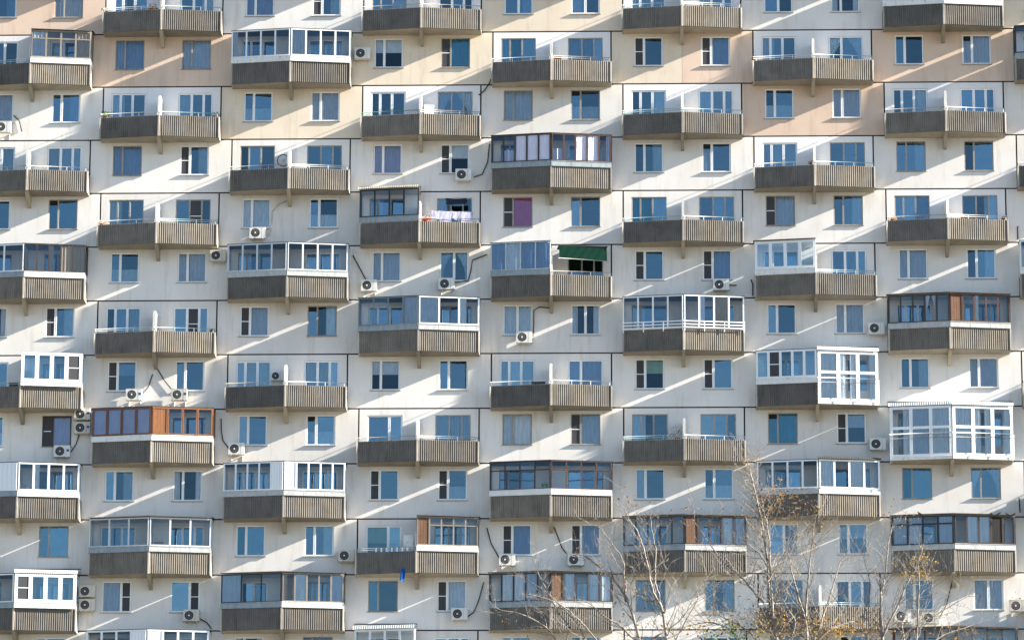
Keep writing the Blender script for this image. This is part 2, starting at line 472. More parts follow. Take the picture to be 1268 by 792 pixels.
FRAMES = {'W': ('pvc', 0.075), 'G': ('old_frame', 0.045), 'B': ('dark_brown', 0.07)}
def lights_for(layout, w, z0, z1, bd, mirror=False):
    """columns: list of (width share, kind)"""
    L = {'nw': [(0.36, 'p'), (0.80, 'p')], 'nws': [(0.36, 's'), (0.80, 'p')], 'wn': [(0.80, 'p'), (0.36, 'p')], 'wns': [(0.80, 'p'), (0.36, 's')],
         'ww': [(0.58, 'p'), (0.58, 'p')], 'nwo': [(0.36, 'v'), (0.80, 'p')], 'ow': [(0.36, 'p'), (0.80, 'o')],
         'd3': [(0.30, 'p'), (0.44, 'p'), (0.50, 'd')], 'd3r': [(0.50, 'd'), (0.44, 'p'), (0.30, 'p')],
         'd2': [(0.86, 'p'), (0.46, 'd')], 'd2r': [(0.46, 'd'), (0.86, 'p')],
         'd3s': [(0.30, 's'), (0.44, 'p'), (0.50, 'd')], 'd3rs': [(0.50, 'd'), (0.44, 's'), (0.30, 'p')]}[layout]
    tot = sum(a for a, _ in L); n = len(L)
    ml = bd*1.65
    avail = w-2*bd-ml*(n-1)
    out = []; x = -w/2+bd
    for a, k in L:
        ww = a/tot*avail
        out.append((x, x+ww, z0+bd, z1-bd, k)); x += ww+ml
    return out
def add_panes(parent, lights, y=0.03, mat='glass', tilt=0.004):
    for a, b, c, d, k in lights:
        w, h = b-a, d-c
        loc = ((a+b)/2, y, (c+d)/2)
        if k == 's':
            ob('insect_screen', screen_mesh(w-0.002, h-0.002), parent, (loc[0], 0.008, loc[2]))
        elif k == 'x': continue
        else:
            rx, rz = R.uniform(-tilt, tilt), R.uniform(-tilt, tilt)
            if k == 'o':   # sash swung inwards at the left edge
                rz += 0.16; loc = (loc[0], y+0.14, loc[2])
            if k == 'd': pass
            ob('pane', pane_mesh(w+0.004, h+0.004, mat), parent, loc, rot=(rx, 0, rz))
            if k == 'v':   # near-black plate painting an open vent's shade at the top of the light
                ob('vent_shade_plate', cached(('vo', round(w, 3)), 'vent_shade_plate', lambda mb: mb.box(-w/2, w/2, -0.008, 0.0, -0.12, 0.12, 'dark_gap')), parent, (loc[0], y-0.006, d-0.12))

SILL = cached('sill', 'sill', lambda mb: (mb.prism([(-0.79, -0.065), (0.79, -0.065), (0.79, 0.06), (-0.79, 0.06)], [-0.035, -0.035, -0.012, -0.012], [-0.012, -0.012, 0.012, 0.012], 'sill_metal')))
def window(cellp, sx, spec):
    fr, layout, cur = spec
    mat, bd = FRAMES[fr]
    w = WW
    base = cellp+Vector((sx*WX, 0.045, 0))
    lights = lights_for(layout, w-0.006, WZ0+0.003, WZ1-0.003, bd)
    if cur == '-': cur = R.choice(['-', '-', 'sides:white', 'low:white', 'blind:grey', 'right:white', 'left:grey', 'full:grey'])
    f = ob('window', frame_mesh(('w', layout, fr), w-0.006, WZ0+0.003, WZ1-0.003, lights, mat, bd), BLD, base)
    add_panes(f, lights, mat='glass_clear' if cur in ('flat:pink', 'full:white', 'full:grey', 'full:lilac', 'blind:white', 'blind:green', 'sides:white', 'full:blue') else 'glass')
    ob('sill', SILL, f, (0, -0.045, WZ0-0.004))
    curtain(f, cur, w, WZ1)
    return f
def curtain(f, cur, w, ztop, h=1.55):
    if cur and cur != '-':
        kind, m = cur.split(':')
        ob('curtain', curtain_mesh(kind, w+0.05, h, 'cur_'+m), f, (0, 0.06 if kind == 'flat' else 0.105, ztop+0.01))
def balcony_window(cellp, sx, spec):
    fr, layout, cur = spec
    mat, bd = FRAMES[fr]
    w = DW-0.006; z0, z1 = DZ0+0.003, DZ1-0.003
    lights = lights_for(layout, w, z0, z1, bd)
    out = []
    door = None
    for a, b, c, d, k in lights:
        if k == 'd':
            out.append((a, b, c+0.65, d, 'p'))
        else: out.append((a, b, c+0.70, d, k))
    f = ob('balcony_door', frame_mesh(('d', layout, fr), w, z0, z1, out, mat, bd), BLD, cellp+Vector((sx*DX, 0.045, 0)))
    add_panes(f, out)
    curtain(f, cur, w, DZ1, 1.8)

# --- balconies
AX, AD, ED = 3.02, 1.35, 0.90        # half width, depth at the apex, depth at the ends
SL = math.hypot(AX, AD-ED); ANG = math.atan2(AD-ED, AX)
PH = 1.08                            # parapet height
def half_frame(side):
    return (Vector((-AX, -ED, 0)), -ANG) if side < 0 else (Vector((0, -AD, 0)), ANG)
def tolocal(side, X, Y):
    o, a = half_frame(side)
    dx, dy = X-o.x, Y-o.y
    return (dx*math.cos(a)+dy*math.sin(a), -dx*math.sin(a)+dy*math.cos(a))
def rib_profile(x0, x1, pitch, d0, d1):
    n = max(1, round((x1-x0)/pitch)); p = (x1-x0)/n
    pts = [(x0, d0)]
    for i in range(n):
        a = x0+i*p
        pts += [(a+p*0.14, d0), (a+p*0.30, d1), (a+p*0.46, d1), (a+p*0.90, d0)]  # right flank widened towards the sun, a shape made for brighter lit stripes
    pts.append((x1, d0))
    return pts
def parapet_mesh(side):
    def f(mb):
        pr = rib_profile(0.05, SL-0.03, 0.106, 0.029, 0.0)
        z0, z1 = 0.0, PH
        for i in range(len(pr)-1):
            (a, b), (c, d) = pr[i], pr[i+1]
            mb.face([(a, b, z0), (c, d, z0), (c, d, z1), (a, b, z1)], 'rib_concrete')
            mb.face([(a, b, z1), (c, d, z1), (c, 0.09, z1), (a, 0.09, z1)], 'rib_concrete')
            mb.face([(a, b, z0), (a, 0.09, z0), (c, 0.09, z0), (c, d, z0)], 'rib_concrete')
        mb.face([(0.05, 0.09, z1), (SL-0.03, 0.09, z1), (SL-0.03, 0.09, z0), (0.05, 0.09, z0)], 'rib_concrete')
        # return to the wall
        X = side*AX
        a = tolocal(side, X, -ED); b = tolocal(side, X, -0.002); t = 0.07
        c = tolocal(side, X-side*t, -0.002); d = tolocal(side, X-side*t, -ED+0.02)
        poly = [a, b, c, d]
        if side < 0: poly = poly[::-1]
        mb.prism(poly, 0.003, PH-0.004, 'post_concrete')
    return cached(('par', side), 'parapet', f)
def slab_mesh():
    def f(mb):
        e = 0.055
        mb.prism([(-AX+e, 0.0), (-AX+e, -ED+e), (0, -AD+e), (AX-e, -ED+e), (AX-e, 0.0)], 0.012, 0.155, 'slab_concrete')
    return cached('slab', 'balcony', f)
def post_mesh():
    def f(mb):
        mb.prism([(-0.055, 0.03), (-0.04, -0.045), (0.04, -0.045), (0.055, 0.03)], -0.02, PH+0.02, 'post_concrete')
    return cached('post', 'corner_post', f)
def endpost_mesh():
    return cached('epost', 'corner_post', lambda mb: mb.prism([(-0.035, 0.05), (-0.035, -0.03), (0.035, -0.02), (0.035, 0.05)], 0.0, PH-0.01, 'post_concrete'))
def bracket_mesh():
    def f(mb):
        t = 0.085
        prof = [(-1.22, 0.012), (-1.22, -0.10), (-0.25, -0.60), (0.0, -0.60), (0.0, 0.012)]
        n = len(prof); b = len(mb.v); k = mb.mat('slab_concrete')
        mb.v += [(-t, y, z) for y, z in prof]+[(t, y, z) for y, z in prof]
        mb.f.append(tuple(b+i for i in range(n))); mb.f.append(tuple(b+n+i for i in reversed(range(n))))
        for i in range(n):
            j = (i+1) % n; mb.f.append((b+i, b+n+i, b+n+j, b+j))
        mb.mi += [k]*(n+2); mb.sm += [False]*(n+2)
    return cached('bracket', 'bracket', f)
def divider_mesh(h):
    def f(mb):
        mb.box(-0.055, 0.055, -1.20, -0.002, 0.156, h, 'divider_paint')
        mb.box(-0.07, 0.07, -1.26, -1.201, 0.157, h-0.12, 'divider_paint')
    return cached(('div', h), 'divider', f)
def railing_mesh(side, mat, zs):
    def f(mb):
        r = 0.016
        for z in zs:
            mb.tube([(0.0, 0.04, z), (SL, 0.04, z)], r, mat, 5)
            X = side*(AX-0.03)
            a = tolocal(side, X, -ED+0.03); b = tolocal(side, X, -0.01)
            mb.tube([(*a, z), (*b, z)], r, mat, 5)
        n = 3
        for i in range(n+1):
            x = 0.10+(SL-0.2)*i/n
            mb.box(x-0.014, x+0.014, 0.028, 0.052, PH-0.03, zs[-1], mat)
    return cached(('rail', side, mat, tuple(zs)), 'railing', f)

# glazing on one half of a balcony
GZ1 = 2.80
def glazing(bal, side, n=4, mat='pvc', band='band_white', bh=0.29, ztop=GZ1, zbot=None, transom=None, low_transom=None, roof='flat', solid=(), solidmat='panel_wood',
            cur=(), thick=0.055, label=None, glass='glass_clear', open_=(), screens=(), outset=0.02):
    o, a = half_frame(side)
    zb = PH if zbot is None else zbot
    zf = zb+bh
    x0, x1 = 0.02, SL-0.01
    if side < 0: x0, x1 = 0.0, SL-0.02
    bd, ml = thick*1.15, thick*1.5
    lights = []; panels = []
    avail = (x1-x0)-2*bd-ml*(n-1)
    cw = avail/n; x = x0+bd
    xm = (x0+x1)/2
    rows = [(zf+bd, ztop-bd)]
    if transom: rows = [(zf+bd, ztop-transom-thick*0.5), (ztop-transom+thick*0.5, ztop-bd)]
    if low_transom: rows = [(zf+bd, low_transom-thick*0.6), (low_transom+thick*0.6, ztop-bd)]
    cols = []
    for i in range(n):
        cols.append((x-xm, x+cw-xm))
        for r in rows:
            if i in solid: continue
            lights.append((x-xm, x+cw-xm, r[0], r[1], 's' if (i in screens and r is rows[0]) else 'p'))
        x += cw+ml
    if solid:
        for i in solid: lights.append((cols[i][0], cols[i][1], rows[0][0], rows[-1][1], 'x'))
    hung = {i for i, kd, m_ in cur if m_ == 'cloth' and kd == 'sheet'}
    lights = [(q[0], q[1], q[2], q[3], 'x') if any(abs(q[0]-cols[i][0]) < 1e-6 for i in hung) else q for q in lights]
    key = ('g', side, n, mat, bh, ztop, zb, transom, low_transom, tuple(solid), thick, band)
    me = frame_mesh(key, x1-x0, zf, ztop, lights, mat, bd)
    base = o+Matrix.Rotation(a, 3, 'Z') @ Vector((xm, -outset, 0))
    g = ob('balcony_glazing', me, bal, base, a)
    # the bay is a part of the building: re-parent to building keeps three levels
    g.parent = BLD; g.location = bal.location+base
    if label: g['label'] = label
    add_panes(g, [q for q in lights if q[4] != 'x'], 0.025, glass, 0.003)
    for i in solid:
        c0, c1 = cols[i]
        def sp(mb):
            w = c1-c0; m_ = 4
            for j in range(m_):
                mb.box(c0+w*j/m_+0.004, c0+w*(j+1)/m_-0.004, 0.012, 0.03, rows[0][0], rows[-1][1], solidmat)
            mb.box(c0, c1, 0.03, 0.035, rows[0][0], rows[-1][1], 'dark_gap')
        ob('infill_panel', cached(('sp', key, i, solidmat), 'infill_panel', sp), g)
    if band and bh > 0:
        def bn(mb):
            hw = (x1-x0)/2+0.012
            mb.prism([(-hw, -0.035), (hw, -0.035), (hw, 0.03), (-hw, 0.03)], zb+0.004, zf+0.0, band)
            mb.prism([(-hw, -0.055), (hw, -0.055), (hw, -0.0351), (-hw, -0.0351)], [zf-0.03]*4, [zf-0.008, zf-0.008, zf+0.0, zf+0.0], band)
            m_ = 3
            for j in range(1, m_):
                xx = -hw+2*hw*j/m_
                mb.box(xx-0.006, xx+0.006, -0.041, -0.0352, zb+0.006, zf-0.032, band)
        ob('sill_panel', cached(('bn', key), 'sill_panel', bn), g)
    # side return to the wall: frame plus pane
    def loc2(X, Y):
        p = tolocal(side, X, Y); return (p[0]-xm, p[1]+outset)
    def sf(mb):
        X0, X1 = side*(AX+0.01), side*(AX-0.045)
        def strip(ya, yb, za, zc, m_):
            poly = [loc2(X0, ya), loc2(X0, yb), loc2(X1, yb), loc2(X1, ya)]
            if side < 0: poly = poly[::-1]
            mb.prism(poly, za, zc, m_)
        strip(-ED+0.0, -ED+0.06, zf, ztop, mat); strip(-0.07, -0.003, zf, ztop, mat)
        strip(-ED+0.061, -0.071, ztop-0.07, ztop-0.001, mat); strip(-ED+0.061, -0.071, zf+0.001, zf+0.06, mat)
        if bh > 0: strip(-ED+0.0, -0.003, zb+0.004, zf-0.001, band or mat)
    ob('side_frame', cached(('sf', key), 'side_frame', sf), g)
    def spn(mb):
        X0 = side*(AX-0.02)
        a_, b_ = loc2(X0, -ED+0.06), loc2(X0, -0.07)
        mb.face([(*a_, zf+0.06), (*b_, zf+0.06), (*b_, ztop-0.07), (*a_, ztop-0.07)], glass)
    ob('side_pane', cached(('spn', key, glass), 'side_pane', spn), g)
    # roof sheet
    if roof:
        def rf(mb):
            if roof == 'flat':
                oh, z_ = 0.03, ztop+0.002
                P = [loc2(0, -0.002), loc2(0, -AD-oh), loc2(side*(AX+oh), -ED-oh), loc2(side*(AX+oh), -0.002)]
                if side < 0: P = P[::-1]
                mb.prism(P, z_, [z_+0.03]*2+[z_+0.03]*2, 'roof_dark')
            else:
                rmat = {'corr': 'roof_white', 'beige': 'roof_beige', 'dark': 'roof_dark', 'brown': 'roof_dark'}[roof]
                tall = {'corr': 0.24, 'beige': 0.16, 'dark': 0.07, 'brown': 0.15}[roof]
                oh = 0.10; nn = 56; X1 = side*(AX+0.08)
                z0_, z1_ = ztop+0.03, ztop+0.03+tall*0.75
                prev = None
                for i in range(nn+1):
                    X = X1*i/nn
                    yl = -(AD+(ED-AD)*min(1, abs(X)/AX)); dd = 0.007 if i % 2 else -0.007
                    A_ = (*loc2(X, yl-oh-0.04+dd), z0_); B_ = (*loc2(X, yl-oh+0.03+dd), z1_+dd*0.6); C_ = (*loc2(X, -0.004), z1_+0.12+dd*0.6)
                    if prev:
                        mb.face([prev[0], A_, B_, prev[1]], rmat); mb.face([prev[1], B_, C_, prev[2]], rmat)
                    prev = (A_, B_, C_)
                if roof in ('corr', 'beige'):   # flashing strips along the wall
                    m_ = 4
                    for j in range(m_):
                        xa, xb = sorted((X1*(j+0.03)/m_, X1*(j+0.97)/m_))
                        P = [loc2(xa, -0.075), loc2(xb, -0.075), loc2(xb, -0.005), loc2(xa, -0.005)]
                        mb.prism(P, z1_+0.15, [z1_+0.22, z1_+0.22, z1_+0.24, z1_+0.24], 'roof_white')
                    xa, xb = sorted((0.0, X1))
                    mb.prism([loc2(xa, -0.09), loc2(xb, -0.09), loc2(xb, -0.006), loc2(xa, -0.006)], z1_+0.245, z1_+0.27, 'roof_dark')
                P = [loc2(0, -0.01), loc2(0, -AD-0.03), loc2(side*(AX+0.02), -ED-0.03), loc2(side*(AX+0.02), -0.01)]
                if side < 0: P = P[::-1]
                mb.prism(P, ztop+0.001, [ztop+0.016]*4, 'pvc' if mat == 'pvc' else 'roof_beige')
        ob('roof_sheet', cached(('rf', key, roof), 'roof_sheet', rf), g)
    for i, kind, m_ in cur:
        if i >= n: continue
        c0, c1 = cols[i]
        ob('curtain', curtain_mesh(kind, c1-c0+0.03, ztop-zf-0.08, ('cloth_' if m_ == 'cloth' else 'cur_')+('white' if m_ == 'cloth' else m_)), g, ((c0+c1)/2, 0.05 if m_ == 'cloth' else 0.065, ztop-0.05))
    return g

def tall_glazing(bal, side, label):
    """floor-to-ceiling white bay that replaces the concrete parapet, with a guard rail in front"""
    g = glazing(bal, side, n=3, mat='pvc', band='band_white', bh=0.16, ztop=GZ1-0.10, zbot=0.0, low_transom=1.62, roof='corr',
                cur=((0, 'full', 'white'), (1, 'left', 'white'), (1, 'right', 'white'), (2, 'right', 'white')) if side > 0 else ((0, 'right', 'white'), (1, 'full', 'grey'), (2, 'full', 'white')), thick=0.115, label=label, outset=0.06)
    def rl(mb):
        for z, r, mm in ((1.30, 0.022, 'pvc'), (1.08, 0.014, 'sill_metal')):
            mb.tube([(-SL/2-0.02, -0.12, z), (SL/2+0.02, -0.12, z)], r, mm, 5)
        for i in range(4):
            x = -SL/2+SL*i/3
            mb.box(x-0.012, x+0.012, -0.13, -0.106, 0.05, 1.29, 'pvc')
    ob('guard_rail', cached(('gr', side), 'guard_rail', rl), g)
    return g

# --- what each bay carries -------------------------------------------------
G_ = dict
GL = {   # (column, storey): (left half, right half); None is an open balcony
 (7, 0): (G_(n=4), G_(n=4)),
 (0, 1): (None, G_(n=4, mat='grey_wood', band='band_white', transom=0.42, roof='dark', cur=((0, 'full', 'grey'), (3, 'full', 'beige')), label='weathered grey wooden glazing with small top lights')),
 (2, 1): (G_(n=4, band='band_white', cur=((0, 'left', 'grey'),), label='white framed glazing with sliding sashes'), G_(n=4, band='band_white', cur=((0, 'full', 'grey'),))),
 (4, 3): (G_(n=5, mat='dark_brown', band='band_blue', cur=((1, 'low', 'cloth'), (2, 'sheet', 'cloth'), (3, 'sheet', 'cloth'), (4, 'sheet', 'cloth')), label='dark framed glazing hung with white sheets'),
          G_(n=5, mat='chestnut', band='band_blue', cur=((0, 'low', 'cloth'), (2, 'sheet', 'cloth'), (3, 'sheet', 'cloth'), (4, 'right', 'cloth')), solid=(), label='red brown framed glazing hung with white sheets')),
 (3, 4): (G_(n=4, mat='black_metal', band='band_blue', roof='beige', label='dark glazing with beige roof sheet and blue sill band'), None),
 (0, 5): (G_(n=3, mat='pvc', band='band_blue'), G_(n=5, mat='dark_brown', band='band_white', cur=((2, 'left', 'beige'), (3, 'full', 'beige'), (4, 'full', 'beige')), thick=0.04, label='dark brown glazing with beige curtains in its right panes')),
 (2, 5): (G_(n=4, mat='aluminium', band='band_galv'), G_(n=4, mat='aluminium', band='band_galv')),
 (4, 5): (G_(n=4, mat='aluminium', band='band_blue', thick=0.03, cur=((0, 'full', 'blue'), (1, 'full', 'white'), (2, 'full', 'blue'), (3, 'full', 'blue')), label='thin framed glazing with pale blue curtains'), None),
 (6, 5): (G_(n=4, mat='pvc', band='band_white', roof='dark', thick=0.105, glass='glass', label='white plastic glazing under a dark ridged roof sheet'), None),
 (8, 5): (G_(n=3, mat='pvc'), G_(n=3)),
 (3, 6): (G_(n=4, mat='grey_metal', band='band_blue', thick=0.04, cur=((3, 'full', 'grey'),)), G_(n=3, mat='pvc', band='band_galv', cur=((0, 'full', 'grey'), (2, 'left', 'white')))),
 (5, 6): (G_(n=4, mat='pvc', bh=0.0), G_(n=4, mat='pvc', bh=0.0, cur=((1, 'left', 'white'), (2, 'full', 'beige')))),
 (7, 6): (G_(n=5, mat='dark_brown', band='band_galv', roof='dark', cur=((3, 'parted', 'white'),), label='dark brown glazing with weathered band'), G_(n=5, mat='red_brown', band='band_galv', roof='dark', solid=(0,), solidmat='panel_wood', cur=((2, 'left', 'white'),), label='brown glazing with plank infill beside the middle')),
 (8, 7): (None, None),
 (0, 7): (None, G_(n=4, mat='pvc', band='band_white', thick=0.13, bh=0.22, roof='flat', outset=0.10, glass='glass', label='boxy white plastic glazing standing proud of the parapet', screens=(3,))),
 (6, 7): (G_(n=5, mat='pvc', band='band_white', thick=0.085, screens=(1,), glass='glass'), 'tall'),
 (1, 8): (G_(n=4, mat='red_wood', band='band_white', roof='flat', thick=0.085, cur=tuple((i, 'flat', 'lilac') for i in range(4)), label='dark red brown glazing with flat lilac blinds'),
          G_(n=4, mat='orange_wood', band='band_white', roof='flat', thick=0.08, solid=(0,), solidmat='orange_wood', label='orange wood glazing with a solid first panel')),
 (7, 8): ('tall', 'tall'),
 (0, 9): (G_(n=3, band='band_blue', solid=(2,), solidmat='pvc'), G_(n=4, band='band_white', thick=0.07, cur=((1, 'left', 'white'),))),
 (2, 9): (G_(n=5, band='band_galv', solid=(4,), solidmat='pvc', label='white glazing with solid white panel at the corner'), G_(n=5, band='band_galv', solid=(0,), solidmat='pvc')),
 (4, 9): (G_(n=4, mat='red_brown', band='band_white', transom=0.45, roof='flat', thick=0.04), G_(n=4, mat='red_brown', band='band_white', transom=0.45, thick=0.04, label='red brown wooden glazing with top lights and white sill band')),
 (6, 9): (G_(n=4, band='band_galv', thick=0.06), G_(n=4, band='band_white', roof='brown', thick=0.06, label='white glazing with pale curtains under a brown roof sheet', cur=((0, 'full', 'white'), (2, 'full', 'white')))),
 (1, 10): (G_(n=3, mat='aluminium', band='band_blue', roof='dark', thick=0.05), G_(n=3, mat='aluminium', band='band_galv', roof='dark', thick=0.055, label='white framed glazing in three wide lights with an orange box behind')),
 (3, 10): (None, G_(n=5, mat='grey_wood', band='band_white', transom=0.42, solid=(0,), solidmat='panel_wood', roof='dark', thick=0.045, label='old wooden glazing with a red brown end panel')),
 (5, 10): (G_(n=5, mat='dark_brown', band='band_blue', roof='dark', thick=0.05), G_(n=5, mat='dark_brown', band='band_galv', roof='dark', solid=(0,), solidmat='panel_wood', cur=((3, 'full', 'white'), (4, 'full', 'grey')))),
 (7, 10): (G_(n=4, mat='black_metal', band='band_galv', transom=0.42, roof='dark', thick=0.06, bh=0.26, cur=((0, 'full', 'grey'), (1, 'full', 'grey'), (3, 'full', 'grey')), label='black glazing with blue top lights'), G_(n=5, mat='dark_brown', band='band_galv', roof='dark', thick=0.06, label='mixed old dark and white glazing', solid=(3,), solidmat='dark_gap', cur=((1, 'full', 'white'), (2, 'full', 'white')))),
 (0, 11): (G_(n=2, band='band_blue'), G_(n=4, mat='pvc', band='band_white', thick=0.13, roof='corr', outset=0.09, glass='glass', screens=(0,), label='boxy white plastic glazing under a ridged cream roof sheet')),
 (2, 11): (G_(n=3, mat='black_metal', band='band_blue', thick=0.04, roof='dark', cur=((0, 'full', 'grey'),)), G_(n=5, mat='grey_wood', band='band_white', thick=0.05, roof='dark', solid=(), cur=((0, 'left', 'beige'), (1, 'full', 'white'), (4, 'full', 'grey')), label='old grey wooden glazing with a white curtain')),
 (4, 11): (G_(n=5, mat='black_metal', band='band_blue', thick=0.05, roof='dark', cur=((1, 'full', 'white'), (2, 'full', 'white'), (3, 'full', 'grey'))), G_(n=5, mat='dark_brown', band='band_galv', thick=0.055, roof='dark', solid=(0,), solidmat='panel_wood', cur=((1, 'full', 'white'), (3, 'full', 'white'), (4, 'full', 'white')), label='dark glazing with a rusty brown first panel')),
 (1, 12): (G_(n=4, solid=(3,), solidmat='pvc', thick=0.07), G_(n=4, solid=(0,), solidmat='pvc', thick=0.07)),
 (3, 12): (G_(n=4, mat='pvc', roof='corr', thick=0.07), None),
 (5, 12): (None, None),
 (7, 12): (G_(n=4, mat='red_brown', roof='dark'), G_(n=4, mat='black_metal', roof='dark')),
 (8, 1): (G_(n=4, mat='black_metal', band='band_blue'), None),
}
def W(a, b, c='-'): return (a, b, c)
WIN = {   # (column, storey): left window, right window
 (0, 0): (W('W', 'nw', 'right:blue'), W('G', 'nw', 'full:grey')), (2, 0): (W('W', 'nw', 'full:blue'), W('W', 'nws', 'right:white')),
 (4, 0): (W('W', 'ww', 'right:blue'), W('W', 'ww')), (6, 0): (W('W', 'ww'), W('W', 'nwo', 'sides:white')),
 (1, 1): (W('G', 'nw', 'full:blue'), W('G', 'nw', 'full:grey')), (3, 1): (W('W', 'nw', 'blind:white'), W('G', 'nws', 'full:teal')),
 (5, 1): (W('W', 'nws', 'left:grey'), W('W', 'nws', 'full:blue')), (7, 1): (W('W', 'nw'), W('W', 'nwo')),
 (0, 2): (W('W', 'nw'), W('W', 'nw', 'right:blue')), (2, 2): (W('W', 'nw'), W('W', 'nw', 'full:grey')),
 (4, 2): (W('G', 'nw', 'full:grey'), W('G', 'nwo')), (6, 2): (W('W', 'nw'), W('W', 'nw', 'full:grey')),
 (1, 3): (W('G', 'nw', 'full:blue'), W('W', 'nws', 'right:white')), (3, 3): (W('W', 'nw', 'full:lilac'), W('W', 'nws', 'blind:white')),
 (5, 3): (W('W', 'nw'), W('W', 'nwo')), (7, 3): (W('G', 'nw', 'right:grey'), W('G', 'nw')),
 (0, 4): (W('W', 'nw'), W('G', 'nwo', 'full:teal')), (2, 4): (W('W', 'nw', 'full:white'), W('W', 'nw', 'low:white')),
 (4, 4): (W('G', 'nws', 'flat:pink'), W('G', 'nw', 'left:grey')), (6, 4): (W('G', 'nws', 'full:grey'), W('G', 'nw', 'right:white')),
 (1, 5): (W('W', 'nw', 'low:white'), W('W', 'nw', 'full:grey')), (3, 5): (W('W', 'nw', 'full:grey'), W('W', 'ww', 'parted:white')),
 (5, 5): (W('W', 'nws'), W('W', 'nws', 'full:blue')), (7, 5): (W('W', 'nw', 'full:grey'), W('W', 'nw', 'right:white')),
 (0, 6): (W('W', 'nw'), W('W', 'nws', 'right:white')), (2, 6): (W('W', 'nws', 'full:grey'), W('G', 'nwo')),
 (4, 6): (W('W', 'ww', 'full:white'), W('W', 'ww', 'sides:white')), (6, 6): (W('W', 'nw'), W('W', 'nw', 'full:grey')),
 (1, 7): (W('W', 'nws', 'blind:blue'), W('W', 'nw')), (3, 7): (W('W', 'nw', 'blind:white'), W('W', 'ow')),
 (5, 7): (W('W', 'nws', 'blind:green'), W('W', 'nws')), (7, 7): (W('W', 'nw', 'right:white'), W('W', 'nw', 'full:grey')),
 (0, 8): (W('W', 'nw'), W('B', 'nws', 'full:lilac')), (2, 8): (W('W', 'nw', 'left:white'), W('W', 'nwo')),
 (4, 8): (W('G', 'nw', 'full:white'), W('G', 'nws', 'full:grey')), (6, 8): (W('G', 'nwo', 'full:teal'), W('W', 'nws')),
 (1, 9): (W('W', 'nw', 'right:grey'), W('W', 'nw', 'sides:white')), (3, 9): (W('W', 'nws'), W('W', 'nws', 'low:white')),
 (5, 9): (W('W', 'nw', 'left:white'), W('W', 'nw')), (7, 9): (W('G', 'nw', 'full:teal'), W('G', 'nw', 'parted:white')),
 (0, 10): (W('W', 'nw'), W('G', 'nw', 'full:teal')), (2, 10): (W('W', 'nw', 'full:teal'), W('W', 'nw')),
 (4, 10): (W('W', 'nws', 'full:blue'), W('W', 'nws', 'full:blue')), (6, 10): (W('W', 'ww'), W('W', 'nw')),
 (1, 11): (W('W', 'wns'), W('W', 'wns')), (3, 11): (W('G', 'nw', 'left:teal'), W('W', 'nws', 'full:white')),
 (5, 11): (W('G', 'nw', 'left:grey'), W('G', 'nw')), (7, 11): (W('W', 'nw'), W('W', 'ww', 'full:grey')),
}
DOOR = {
 (1, 0): ('W', 'W'), (3, 0): ('G', 'W'), (5, 0): ('W', 'W'), (0, 1): ('W', 'W'), (4, 1): ('G', 'G'), (6, 1): ('W', 'W'), (1, 2): ('W', 'W'), (3, 2): ('W', 'G'),
 (5, 2): ('W', 'W'), (7, 2): ('W', 'W'), (0, 3): ('W', 'W'), (2, 3): ('G', 'G'), (6, 3): ('W', 'G'), (1, 4): ('G', 'G'), (3, 4): ('G', 'G'), (5, 4): ('G', 'G'), (7, 4): ('G', 'G'),
 (4, 5): ('G', 'G'), (6, 5): ('W', 'W'), (1, 6): ('W', 'W'), (0, 7): ('W', 'W'), (2, 7): ('W', 'W'), (4, 7): ('W', 'W'), (3, 8): ('W', 'G'), (5, 8): ('G', 'G'), (3, 10): ('W', 'G'), (6, 11): ('G', 'W'),
}
DCUR = {(6, 1, 1): 'parted:white', (6, 1, -1): 'left:white', (3, 2, 1): 'parted:white', (7, 2, 1): 'full:blue', (7, 2, -1): 'right:white', (4, 7, -1): 'full:white', (4, 7, 1): 'full:lilac',
        (2, 7, -1): 'full:white', (2, 7, 1): 'full:white', (3, 8, 1): 'full:grey', (3, 8, -1): 'full:blue', (5, 8, 1): 'left:white', (5, 4, -1): 'full:teal', (1, 4, -1): 'left:white',
        (4, 1, -1): 'full:teal', (4, 1, 1): 'full:blue', (7, 4, -1): 'full:blue', (3, 10, -1): 'blind:green', (5, 2, -1): 'right:white', (1, 0, 1): 'right:white', (6, 5, 1): 'full:blue', (3, 4, 1): 'left:white'}
PCOL = {(0, 0): 'wall_peach', (2, 0): 'wall_white', (4, 0): 'wall_cream', (6, 0): 'wall_white', (8, 0): 'wall_cream', (1, 1): 'wall_peach', (3, 1): 'wall_cream', (5, 1): ('wall_cream', 'wall_peach'), (7, 1): 'wall_peach',
        (0, 2): 'wall_white', (2, 2): 'wall_cream', (4, 2): 'wall_white', (6, 2): 'wall_peach', (-1, 1): 'wall_peach', (9, 1): 'wall_peach'}
RAILS = ['rail_grey', 'rail_white', 'rail_white', 'rail_grey', 'rail_blue']

